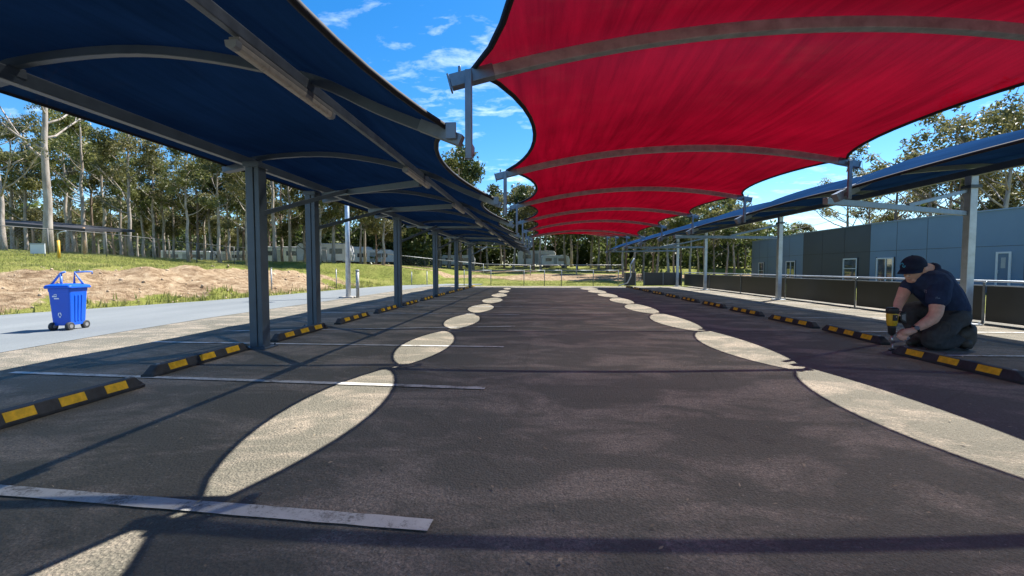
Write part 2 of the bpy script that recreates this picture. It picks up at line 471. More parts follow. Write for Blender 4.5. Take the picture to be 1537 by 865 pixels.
def terrain():
    def axis(segs):
        out = []
        for a, b, st in segs:
            n = max(1, int(round((b - a) / st)))
            out += [a + (b - a) * i / n for i in range(n)]
        return out + [segs[-1][1]]
    xs = axis([(-600, -120, 60), (-120, -40, 4), (-40, -24, .8), (-24, -10, .22), (-10, 14, 1.2), (14, 60, 4), (60, 600, 60)])
    ys = axis([(-600, -60, 60), (-60, -8, 4), (-8, 3, .8), (3, 37, .26), (37, 64, .7), (64, 120, 4), (120, 1000, 80)])
    vs = []; bare = []
    for y in ys:
        for x in xs:
            vs.append((x, y, height(x, y))); bare.append(barefac(x, y))
    nx = len(xs); fs = []
    for j in range(len(ys) - 1):
        for i in range(nx - 1):
            k = j * nx + i; fs.append((k, k + 1, k + nx + 1, k + nx))
    me = bpy.data.meshes.new('ground'); me.from_pydata(vs, [], fs)
    me.polygons.foreach_set('use_smooth', [True] * len(fs))
    at = me.attributes.new('bare', 'FLOAT', 'POINT'); at.data.foreach_set('value', bare)
    me.materials.append(M['ground'])
    o = bpy.data.objects.new('ground', me); COL.objects.link(o)
    o['kind'] = 'structure'
terrain()

def sheet(name, pts, z, m, kind='structure', thick=0.0):
    mb = MB()
    n = len(pts)
    mb.add([(p[0], p[1], z) for p in pts], [tuple(range(n))])
    o = mb.build(name, m); o['kind'] = kind
    return o
# car park asphalt and the sealed path beside it
sheet('car_park', [(-9.2, -30), (12.5, -30), (12.5, 31.2), (-8.2, 31.2), (-8.35, 17)], 0.0, M['asphalt'])
pl = [(-8.9, -30)] + [(G(*p).x, G(*p).y) for p in ((0, 530), (150, 504), (310, 478), (540, 445))] + [(-7.9, 30.5), (-4.6, 33.5), (-4.6, 36.2)]
pr = [(-7.5, 35.2)] + [(toe(y) + .35, y) for y in (34, 31, 28, 26, 23, 20, 18, 16, 14, 12, 10, 8, 4, 0, -10, -30)]
sheet('path', pl + pr, .006, M['path'])

# bay lines
def stripe(a, b, w, name='bay_line'):
    a, b = V(a), V(b); d = (b - a).normalized(); s = V((-d.y, d.x, 0)) * (w / 2)
    mb = MB(); n = 24; vs = []
    for i in range(n + 1):
        p = a.lerp(b, i / n)
        j = 1 + random.uniform(-.05, .05)
        vs += [p + s * j, p - s * j]
    for v in vs: v.z = .010
    mb.add(vs, [(2 * i, 2 * i + 1, 2 * i + 3, 2 * i + 2) for i in range(n)])
    o = mb.build(name, M['paint']); o['kind'] = 'structure'
stripe(G(-190, 722), G(646, 791), .10)
stripe(G(18, 560), G(728, 584), .09)
stripe(G(230, 514), G(756, 521.5), .09)
stripe(G(331, 498), G(773, 490.5), .09)
y = 11.75
while y < 29:
    stripe((-6.5, y + .25, 0), (-.55, y, 0), .09); y += 2.42
y = 4.2
while y < 30:
    stripe((5.6 if y < 9 else 5.9, y, 0), (9.9, y + .05, 0), .09); y += 2.42

# ------------------------------------------------------------------ shade canopies
NB, NE = -2, 8                        # ribs behind the camera .. far end
def rib_points(prof, n_sub=4):
    """smooth curve through the profile points (Catmull-Rom)"""
    p = [V(q) for q in prof]; p = [p[0] * 2 - p[1]] + p + [p[-1] * 2 - p[-2]]
    out = []
    for i in range(1, len(p) - 2):
        for k in range(n_sub):
            t = k / n_sub
            a, b, c, d = p[i - 1], p[i], p[i + 1], p[i + 2]
            out.append(.5 * ((2 * b) + (c - a) * t + (2 * a - 5 * b + 4 * c - d) * t * t + (3 * b - a - 3 * c + d) * t ** 3))
    out.append(p[-2]); return out

def cloth(parent, curves, m, inl, inr, sag, lift=.060, nt=12):
    """one sheet stretched over all ribs, scalloped between them; returns its two edges"""
    n = len(curves[0]); vs = []; rows = 0; el = []; er = []
    def at(c, u):
        f = u * (n - 1); i = min(n - 2, int(f)); return c[i].lerp(c[i + 1], f - i)
    width = abs(curves[0][-1].x - curves[0][0].x)
    for k in range(len(curves) - 1):
        for j in range(nt + (1 if k == len(curves) - 2 else 0)):
            t = j / nt; q = 4 * t * (1 - t); q2 = q ** .85
            for i in range(n):
                s = i / (n - 1)
                a = inl * q2 / width; b = 1 - inr * q2 / width
                u = a + (b - a) * s
                p = at(curves[k], u).lerp(at(curves[k + 1], u), t)
                p = p + V((0, 0, lift - sag * q * (.55 + .45 * math.sin(math.pi * s))))
                vs.append(p)
            el.append(vs[-n]); er.append(vs[-1]); rows += 1
    fs = [(j * n + i, j * n + i + 1, (j + 1) * n + i + 1, (j + 1) * n + i) for j in range(rows - 1) for i in range(n - 1)]
    mb = MB(); mb.add(vs, fs, True)
    f = mb.build('fabric', m, parent)
    h = MB(); h.tube(el, .022, 6); h.tube(er, .022, 6)
    h.build('edge_hem', M['hem'], f)
    return f

# --- navy canopy on the left
blue = thing('shade_canopy', (-4.6, 14, 0), 'navy blue shade cloth canopy on steel posts along the left bays', 'shade canopy', 'shade canopies over the car park')
bl_curves = []
for n in range(NB, NE + 1):
    yl, yr = 3.66 + 3.35 * n, 3.27 + 3.35 * n
    prof = [(-5.25, 2.93), (-4.7, 3.09), (-3.6, 3.12), (-2.7, 3.0), (-1.8, 2.76), (-1.25, 2.50), (-.68, 2.26)]
    bl_curves.append(rib_points([(x, yl + (yr - yl) * (x + 4.7) / 4.2, z) for x, z in prof]))
cloth(blue, bl_curves, M['blue_cloth'], .14, .53, .09)
for c in bl_curves:
    mb = MB(); mb.sweep(c, .065, .075); mb.build('rib', M['steel_post'], blue, .005)
    mb = MB(); a = c[-1]; d = (c[-1] - c[-2]).normalized()
    mb.sweep([a - d * .25 + V((0, 0, .004)), a + d * .10 + V((0, 0, .004))], .075, .085)
    mb.box(a.x - .02, a.x + .06, a.y - .07, a.y - .058, a.z - .03, a.z + .09)
    mb.build('rib_bracket', M['steel_galv'], blue, .004)
    mb = MB(); b = c[0]
    mb.sweep([b + V((-.05, 0, -.01)), c[4] + V((.05, 0, -.07))], .13, .09)
    mb.build('edge_bracket', M['steel_post'], blue, .004)
mb = MB(); mb.beam((-4.7, -6, 2.98), (-4.7, 31.2, 2.98), .10, .13); mb.build('edge_beam', M['steel_post'], blue, .008)
mb = MB(); mb.beam((-1.82, -6, 2.70), (-1.82, 30.6, 2.70), .048, .08); mb.build('lighting_beam', M['steel_galv'], blue, .006)
post_y = [-3.0, 1.0] if False else []
for k, (py_, x) in enumerate([(6.62, -4.46), (9.15, -4.92), (13.9, -4.62), (19.2, -4.66), (24.3, -4.7), (29.1, -4.7), (-1.2, -4.6)]):
    mb = MB()
    w = .105
    mb.box(x - w, x + w * .15, py_ - w, py_ + w, 0.02, 2.90)
    mb.box(x + w * .15 + .012, x + w, py_ - w + .01, py_ + w - .01, .02, 2.90)
    mb.box(x + w * .15, x + w * .15 + .012, py_ - w + .02, py_ + w - .02, .02, 2.90)
    p = mb.build('post', M['steel_post'], blue, .006)
    mb = MB(); mb.box(x - .19, x + .19, py_ - .17, py_ + .17, 0.0, .022)
    for sx in (-1, 1):
        for sy in (-1, 1):
            mb.tube([(x + sx * .15, py_ + sy * .14, .02), (x + sx * .15, py_ + sy * .14, .06)], .014, 6)
    mb.build('base_plate', M['steel_post'], p, .003)
    mb = MB(); mb.box(x - .13, x + .13, py_ - .13, py_ + .13, 2.84, 2.92); mb.build('cap_plate', M['steel_post'], p, .004)
    if k < 6:
        mb = MB(); mb.beam((x + .08, py_ + .02, 2.14), (-3.75, py_ + 1.75, 2.80), .045, .07); mb.build('brace', M['steel_post'], blue, .004)
        mb = MB(); mb.beam((-4.66, py_ + 2.5, 2.84), (-1.86, py_ + .1, 2.60), .06, .10 if k < 2 else .07); mb.build('cross_arm', M['steel_post'], blue, .004)

# --- red canopy over the aisle
red = thing('shade_canopy', (2, 13, 2.6), 'bright red arched shade cloth canopy over the middle aisle', 'shade canopy', 'shade canopies over the car park')
rd_curves = []
for n in range(NB, NE + 1):
    yl, yr = 3.27 + 3.35 * n, 3.62 + 3.35 * n
    zl = max(2.69, CAM_H + 46 * yl / FPX); zr = max(2.87, CAM_H + 47 * yr / FPX)
    if n > 4: zr = zl + .02
    cpts = []
    for i in range(29):
        u = i / 28
        cpts.append(V((-.50 + 5.15 * u, yl + (yr - yl) * u, zl + (zr - zl) * u + .30 * 4 * u * (1 - u))))
    rd_curves.append(cpts)
cloth(red, rd_curves, M['red_cloth'], .44, .44, .13)
for k, c in enumerate(rd_curves):
    mb = MB(); mb.sweep(c, .075, .085); mb.build('rib', M['steel_dull'], red, .006)
    for e in (0, 1):
        a = c[0] if e == 0 else c[-1]; d = (c[0] - c[1] if e == 0 else c[-1] - c[-2]).normalized()
        # stub past the cloth with its bolted end plate
        mb = MB(); mb.sweep([a - d * .16 + V((0, 0, .004)), a + d * .17 + V((0, 0, .004))], .085, .095)
        q = a + d * .178
        mb.sweep([q - d * .007, q + d * .007], .10, .115)
        mb.tube([a + d * .10 + V((0, -.02, .06)), a + d * .10 + V((0, -.02, .10))], .012, 8)
        mb.build('rib_bracket', M['steel_galv'], red, .004)
        tgt = bl_curves[k][-1] if e == 0 else None
        zb = (a.z - .62) if e == 0 else a.z - .56
        mb = MB(); sx = -.02 if e == 0 else .0
        mb.box(a.x + sx - .025, a.x + sx + .025, a.y - .100, a.y - .060, zb, a.z + .02)
        mb.box(a.x + sx - .024, a.x + sx + .024, a.y - .060, a.y + .05, zb + .05, zb + .12)
        mb.build('hanger', M['steel_galv'], red, .004)

# --- second navy canopy on the right
blue2 = thing('shade_canopy', (9.65, 14, 0), 'navy blue shade cloth canopy seen edge-on above the right bays', 'shade canopy', 'shade canopies over the car park')
br_curves = []
for n in range(NB, NE + 1):
    yl = 3.66 + 3.35 * n
    prof = [(4.65, 2.41), (5.4, 2.79), (6.5, 3.13), (8, 3.42), (9.65, 3.56), (10.25, 3.56)]
    br_curves.append(rib_points([(x, yl + .03 * (x - 4.5), z) for x, z in prof]))
cloth(blue2, br_curves, M['blue_cloth'], .42, .14, .07)
for c in br_curves:
    mb = MB(); mb.sweep(c, .09, .10); mb.build('rib', M['steel_post'], blue2, .006)
    a = c[0]; d = (c[0] - c[1]).normalized()
    mb = MB(); mb.sweep([a - d * .2, a + d * .14], .12, .13); mb.build('rib_bracket', M['steel_galv'], blue2, .004)
mb = MB(); mb.beam((9.65, -6, 3.40), (9.65, 31.2, 3.40), .12, .15); mb.build('edge_beam', M['steel_post'], blue2, .008)
for k, y in enumerate((10.4, 18.1, 25.9, 31.0, 2.7)):
    x = 9.62; w = .078
    mb = MB(); mb.box(x - w, x + w, y - w, y + w, .02, 3.33); p = mb.build('post', M['steel_light'], blue2, .008)
    mb = MB(); mb.box(x - .2, x + .2, y - .19, y + .19, 0, .03)
    for sx in (-1, 1):
        for sy in (-1, 1): mb.tube([(x + sx * .16, y + sy * .15, .03), (x + sx * .16, y + sy * .15, .08)], .015, 6)
    mb.build('base_plate', M['steel_light'], p, .003)
    mb = MB(); mb.box(x - .12, x + .12, y - .12, y + .12, 3.05, 3.12); mb.build('collar', M['steel_post'], p, .004)
    a0 = V((4.5, y - 3.2, 2.33)); a1 = V((x - .1, y, 2.50))
    mb = MB(); mb.sweep([a0, a1], .075, .10); mb.build('strut', M['steel_galv'], blue2, .004)
    mid = a0.lerp(a1, .5) + V((0, 0, .055))
    mb = MB(); mb.sweep([mid, (x - .1, y, 3.0)], .06, .07); mb.build('brace', M['steel_galv'], blue2, .004)

# lamps along the lighting beam
def batten(y, label):
    t = thing('batten_light', (-1.82, y, 2.64), label, 'light', 'batten lights under the navy canopy')
    L = .62
    mb = MB(); mb.box(-1.82 - .034, -1.82 + .034, y - L + .03, y + L - .03, 2.614, 2.649); mb.build('housing', M['lamp_body'], t, .006)
    mb = MB(); prof = [(-.037, 2.613), (.037, 2.613), (.031, 2.580), (.016, 2.570), (-.016, 2.570), (-.031, 2.580)]
    mb.prism([(-1.82 + x, y - L + .05, z) for x, z in prof], (0, 2 * L - .10, 0)); d = mb.build('diffuser', M['lamp_diffuser'], t, .006)
    for e in (-1, 1):
        mb = MB(); ya, yb = sorted((y + e * (L - .05), y + e * L))
        mb.prism([(-1.82 + x * 1.08, ya, 2.585 + (z - 2.585) * 1.12) for x, z in prof], (0, yb - ya, 0))
        mb.build('end_cap', M['trim_grey'], t, .003)
for i in range(8):
    batten(3.12 + 3.3 * i, 'weathered fluorescent batten light, %s from the camera under the navy canopy' % ('nearest' if i == 0 else ORD[i]))

# ------------------------------------------------------------------ wheel stops
def wheel_stop(L=1.75, W=.17, Hh=.125):
    t = thing('wheel_stop', (0, 0, 0), 'x', 'wheel stop')
    mb = MB(); n = 8; vs = []
    h0, w1 = .03, .045
    # bevelled bar, ends slope down
    prof = [(-W / 2, 0), (W / 2, 0), (W / 2, h0), (w1, Hh), (-w1, Hh), (-W / 2, h0)]
    def sec(y, k):
        return [V((x * (1 - .08 * (1 - k)), y, z if z <= h0 else h0 + (z - h0) * k)) for x, z in prof]
    secs = [sec(-L / 2, .12), sec(-L / 2 + .10, 1), sec(L / 2 - .10, 1), sec(L / 2, .12)]
    for s_ in secs: vs += s_
    fs = [tuple(reversed(range(6))), tuple(range(18, 24))]
    for i in range(3):
        for k in range(6): fs.append((i * 6 + k, i * 6 + (k + 1) % 6, i * 6 + 6 + (k + 1) % 6, i * 6 + 6 + k))
    mb.add(vs, fs); mb.build('bar', M['rubber'], t, .008)
    # reflective strips on both sloping faces, three each side
    for side in (-1, 1):
        for yc in (-.50, 0.0, .50):
            a = V((side * W / 2, 0, h0)); b = V((side * w1, 0, Hh)); nrm = V((side * (Hh - h0), 0, W / 2 - w1)).normalized()
            p0 = a.lerp(b, .10); p1 = a.lerp(b, .90); e = nrm * .004
            mb = MB(); hw = .135
            mb.hexa([p0 + V((0, yc - hw, 0)) - e, p0 + V((0, yc + hw, 0)) - e, p1 + V((0, yc + hw, 0)) - e, p1 + V((0, yc - hw, 0)) - e,
                     p0 + V((0, yc - hw, 0)) + e, p0 + V((0, yc + hw, 0)) + e, p1 + V((0, yc + hw, 0)) + e, p1 + V((0, yc - hw, 0)) + e])
            mb.build('reflector', M['yellow'], t, .002)
    for yc in (-.72, .72):
        mb = MB(); mb.tube([(0, yc, Hh - .004), (0, yc, Hh + .006)], .022, 10); mb.build('bolt', M['grey_plastic'], t)
    return t
ws0 = wheel_stop(); first = True
def place_stop(x, y, rz, label, group):
    global first
    o = ws0 if first else copy_tree(ws0); first = False
    o.location = (x, y, 0.0); o.rotation_euler = (0, 0, rz); o['label'] = label; o['group'] = group
    o.scale = (1, .80 if (x, y) == (-4.31, 3.64) else 1, 1)
lx = [(-4.31, 3.64, R(-1)), (-4.57, 5.57, R(1.5)), (-4.57, 8.02, R(-.5))] + [(-4.57, 8.02 + 2.33 * i, R(random.uniform(-.8, .8))) for i in range(1, 10)]
for i, (x, y, rz) in enumerate(lx):
    nm = ['nearest', 'second nearest'][i] if i < 2 else ORD[i] + ' from the camera'
    place_stop(x, y, rz, 'black and yellow rubber wheel stop, %s in the left row' % nm, 'wheel stops along the left bays')
rx = [(5.34, 5.9, R(0.5)), (5.80, 8.38, R(-5)), (5.82, 10.35, R(.6))] + [(5.84, 10.35 + 2.28 * i, R(random.uniform(-.8, .8))) for i in range(1, 9)]
for i, (x, y, rz) in enumerate(rx):
    lab = ['black and yellow rubber wheel stop being fixed in front of the kneeling man',
           'black and yellow rubber wheel stop just beyond the tip of the drill'][i] if i < 2 else 'black and yellow rubber wheel stop, %s from the camera in the right row' % ORD[i]
    place_stop(x, y, rz, lab, 'wheel stops along the right bays')

# ------------------------------------------------------------------ right barrier of charcoal panels
bx = 10.3
bar = thing('barrier_fence', (bx, 16, 0), 'low charcoal panel barrier with a steel top rail along the right edge', 'barrier')
ys = [-5.5, -1.45, 2.6, 6.65, 10.7, 14.8, 18.85, 22.9, 27.0, 31.6]
for a, b in zip(ys, ys[1:]):
    mb = MB(); mb.box(bx, bx + .035, a + .03, b - .03, .05, .86); mb.build('panel', M['panel_dark'], bar, .006)
    mb = MB(); mb.box(bx - .012, bx + .047, a + .025, b - .025, .862, .888); mb.build('panel_trim', M['steel_light'], bar)
for y in ys:
    mb = MB(); mb.box(bx - .03, bx - .004, y - .025, y + .025, .0, .95); mb.build('upright', M['steel_galv'], bar, .003)
mb = MB(); mb.tube([(bx + .06, ys[0], .975), (bx + .06, ys[-1], .975)], .024, 8)
for y in ys:
    mb.tube([(bx - .01, y, .94), (bx + .06, y, .975)], .012, 6)
mb.build('top_rail', M['steel_light'], bar)
# its return across the far end, with a gap
for k, (x0, x1) in enumerate(((6.1, 6.95), (7.45, 10.2))):
    t = thing('barrier_fence', (x0, 31.9, 0), ['short charcoal panel standing apart at the far right corner', 'charcoal panel barrier closing the far right corner'][k], 'barrier')
    mb = MB(); mb.box(x0, x1, 31.75, 31.79, .03, .95 if k == 0 else .98); mb.build('panel', M['panel_dark'], t, .005)
    mb = MB()
    for x in ((x0 + .05, x1 - .05) if k == 0 else (x0 + .05, x0 + 1.4, x1 - .05)): mb.box(x - .025, x + .025, 31.71, 31.746, 0, 1.05)
    mb.build('upright', M['steel_galv'], t)
t = MB(); t.tube([AY(929, 429, 31.4), AY(942, 425, 31.4), AY(947, 414, 31.4), AY(946, 398, 31.4), AY(952, 388, 31.4)], .045, 8)
tag(t.build('bent_pole', M['steel_light']), 'pale bent pole curving up in the gap at the far right corner', 'pole')

# far end mesh fence
def chain_panel(mb, a, b, z0, z1):
    mb.add([(a[0], a[1], a[2] + z0), (b[0], b[1], b[2] + z0), (b[0], b[1], b[2] + z1), (a[0], a[1], a[2] + z1)], [(0, 1, 2, 3)])
def mesh_fence(name, pts, h, label, rail=True, post_m='steel_galv', r=.03):
    c = V(pts[len(pts) // 2])
    t = thing(name, c, label, 'fence')
    for a, b in zip(pts, pts[1:]):
        d = V(b) - V(a); L = d.xy.length; rz = math.atan2(d.y, d.x)
        mb = MB(); slope = d.z
        mb.add([(0, 0, .03), (L, 0, .03 + slope), (L, 0, h + slope), (0, 0, h)], [(0, 1, 2, 3)])
        o = mb.build('mesh_panel', M['chain'])
        o.location = V(a) - c; o.rotation_euler = (0, 0, rz); o.parent = t
        if rail:
            mb = MB(); mb.tube([V(a) + V((0, 0, h)), V(b) + V((0, 0, h))], r * .75, 6); mb.build('top_rail', M[post_m], t)
    for p in pts:
        mb = MB(); mb.tube([V(p) - V((0, 0, .1)), V(p) + V((0, 0, h + .04))], r, 8); mb.build('fence_post', M[post_m], t)
    return t
pts = [V((x, 31.9, 0)) for x in (-5.6, -3.6, -1.15, .35, 1.6, 3.9, 5.7)]
mesh_fence('mesh_fence', pts, 1.12, 'waist-high wire mesh fence with grey posts across the far end of the car park')
pts = []
for x, y in ((-27, 11), (-25.5, 13.4), (-24.2, 15.8), (-23.2, 18.2), (-22.4, 20.6), (-21.8, 23), (-21.2, 25.4), (-20.6, 28), (-20, 30.8), (-19.3, 33.6), (-18.5, 36.5), (-17.4, 39.6)):
    x -= 2.6; pts.append(V((x, y, height(x, y))))
mesh_fence('mesh_fence', pts, 1.3, 'tall wire mesh fence along the top of the grass bank under the gum trees', True, 'fence_dark', .03)
pts = [V((x, y, height(x, y))) for x, y in ((-16, 43), (-11, 44.5), (-6, 46), (-1, 47), (4, 47.5), (9, 48))]
mesh_fence('mesh_fence', pts, 1.1, 'distant wire mesh fence beyond the bare earth at the far end', True, 'steel_dull', .045)
# single thin posts along the foot of the bank
for i, (px, py0, py1) in enumerate(((408, 441, 404), (505, 433, 405), (618, 424, 404), (641, 424, 403))):
    b = G(px, py0) if i < 2 else G(px, 428)
    b.z = max(0, height(b.x, b.y))
    hgt = (py0 - py1) * b.y / FPX
    mb = MB(); mb.tube([(b.x, b.y, b.z - .1), (b.x, b.y, b.z + hgt)], .035, 8); mb.tube([(b.x, b.y, b.z + hgt), (b.x, b.y, b.z + hgt + .03)], .045, 8)
    tag(mb.build('fence_post', M['steel_dull']), ['thin grey post at the foot of the bank between the two nearest left posts', 'thin grey post on the bank just left of the lamp pole',
        'thin grey post by the path just right of the third canopy post', 'thicker grey post by the path left of the fourth canopy post'][i], 'post', 'thin posts along the path')

# pole and bollard
b = G(523, 447)
t = thing('light_pole', b, 'tall pale grey pole on a concrete pad between the path and the bays', 'pole')
mb = MB(); mb.tube([(b.x, b.y, .05), (b.x, b.y, 5.6)], [.105, .085], 14); mb.build('shaft', M['steel_light'], t)
mb = MB(); mb.box(b.x - .3, b.x + .3, b.y - .3, b.y + .3, 0, .05); mb.build('pad', M['concrete'], t, .01)
mb = MB(); mb.tube([(b.x, b.y, 5.58), (b.x + .5, b.y, 5.75), (b.x + .8, b.y, 5.76)], .04, 8); mb.box(b.x + .75, b.x + 1.25, b.y - .12, b.y + .12, 5.72, 5.82); mb.build('lamp_head', M['steel_light'], t, .01)
b = G(537, 447)
t = thing('bollard', b, 'short grey post with a capped top right beside the pale pole', 'post')
mb = MB(); mb.tube([(b.x, b.y, 0), (b.x, b.y, 1.15)], .07, 12); mb.build('shaft', M['steel_dull'], t)
mb = MB(); mb.tube([(b.x, b.y, 1.15), (b.x, b.y, 1.19), (b.x, b.y, 1.215)], [.085, .085, .03], 12); mb.build('cap', M['steel_dull'], t)

# ------------------------------------------------------------------ blue bin
def make_bin():
    c = G(101, 495)
    t = thing('wheelie_bin', (c.x, c.y + .05, 0), 'bright blue wheeled bin with folded frame on its lid standing on the path', 'bin')
    t.rotation_euler = (0, 0, 0)
    RZ = Matrix.Rotation(R(10), 3, 'Z'); o0 = V(t.location)
    def L(x, y, z): return o0 + RZ @ V((x * .61, y * .61, z))
    def ring(w, d, z, r=.05):
        out = []
        for cx, cy, a0 in ((w - r, d - r, 0), (-w + r, d - r, 90), (-w + r, -d + r, 180), (w - r, -d + r, 270)):
            for k in range(5):
                a = R(a0 + 22.5 * k); out.append(L(cx + r * math.cos(a), cy + r * math.sin(a), z))
        return out
    mb = MB(); rs = [ring(.27, .30, .10), ring(.275, .305, .14), ring(.325, .35, .78), ring(.335, .36, .80), ring(.345, .37, .86)]
    vs = [p for r_ in rs for p in r_]; n = 20
    fs = [tuple(reversed(range(n)))] + [(i * n + k, i * n + (k + 1) % n, (i + 1) * n + (k + 1) % n, (i + 1) * n + k) for i in range(len(rs) - 1) for k in range(n)]
    fs.append(tuple(range((len(rs) - 1) * n, len(rs) * n)))
    mb.add(vs, fs); body = mb.build('body', M['bin_blue'], t, .006)
    # pressed ribs on the side
    mb = MB()
    for yy in (-.13, .0, .13):
        a0, a1 = L(.272, yy * .9, .18), L(.318, yy, .72)
        mb.sweep([a0, a1], .035, .03, RZ @ V((1, 0, 0)))
    mb.build('side_rib', M['bin_blue'], body, .006)
    mb = MB(); rs = [ring(.40, .43, .862, .06), ring(.41, .44, .885, .06), ring(.39, .42, .925, .08), ring(.26, .28, .955, .1)]
    vs = [p for r_ in rs for p in r_]
    fs = [tuple(reversed(range(n)))] + [(i * n + k, i * n + (k + 1) % n, (i + 1) * n + (k + 1) % n, (i + 1) * n + k) for i in range(len(rs) - 1) for k in range(n)]
    fs.append(tuple(range((len(rs) - 1) * n, len(rs) * n))); mb.add(vs, fs)
    lid = mb.build('lid', M['bin_blue'], t, .008)
    # folded frame on the lid
    mb = MB()
    mb.tube([L(-.34, -.22, .92), L(-.10, -.12, 1.17), L(.02, -.10, 1.20)], .02, 8)
    mb.tube([L(-.10, -.12, 1.17), L(.02, -.26, .92)], .02, 8)
    mb.tube([L(.34, .20, .92), L(.12, .12, 1.19), L(.12, .10, .94)], .02, 8)
    mb.tube([L(.12, .12, 1.19), L(.30, .32, 1.20), L(.44, .42, 1.20), L(.44, .42, 1.15)], .016, 8)
    mb.build('lid_frame', M['bin_blue2'], lid)
    for sx in (-1, 1):
        for sy in (-1, 1):
            w = MB(); c0 = L(sx * .25, sy * .30, .085); ax = RZ @ V((1, 0, 0)) * .03
            w.tube([c0 - ax, c0 - ax * .9, c0 + ax * .9, c0 + ax], [.07, .085, .085, .07], 18); wh = w.build('wheel', M['rubber'], t)
            w = MB(); w.tube([c0 - ax * 1.12, c0 + ax * 1.12], .04, 12); w.build('hub', M['grey_plastic'], wh)
            w = MB(); w.beam(c0, L(sx * .25, sy * .25, .14), .05, .03); w.build('wheel_bracket', M['black'], t)
    # pale transfers: an arc over a bar, and a round emblem below
    def face(x, z, e=.006):
        k = (z - .10) / .70; return L(x * 1.0, -(.30 + .055 * k) - e, z)
    def patch(mb, x0, x1, z0, z1):
        mb.add([face(x0, z0), face(x1, z0), face(x1, z1), face(x0, z1)], [(0, 1, 2, 3)])
    mb = MB()
    for i in range(8):
        a, b_ = R(15 + 19 * i), R(15 + 19 * (i + 1)); r0, r1 = .035, .058
        mb.add([face(-.10 + math.cos(q) * r, .715 + math.sin(q) * r * .55) for q, r in ((a, r0), (a, r1), (b_, r1), (b_, r0))], [(0, 1, 2, 3)])
    patch(mb, -.20, -.06, .688, .712); patch(mb, -.15, .0, .645, .668)
    mb.build('logo', M['white_mark'], body)
    mb = MB()
    for i in range(16):
        if i in (4, 9, 14): continue
        a, b_ = R(22.5 * i), R(22.5 * (i + 1)); r0, r1 = .028, .055
        mb.add([face(-.02 + math.cos(q) * r, .32 + math.sin(q) * r) for q, r in ((a, r0), (a, r1), (b_, r1), (b_, r0))], [(0, 1, 2, 3)])
    mb.build('emblem', M['white_mark'], body)
    return t
make_bin()

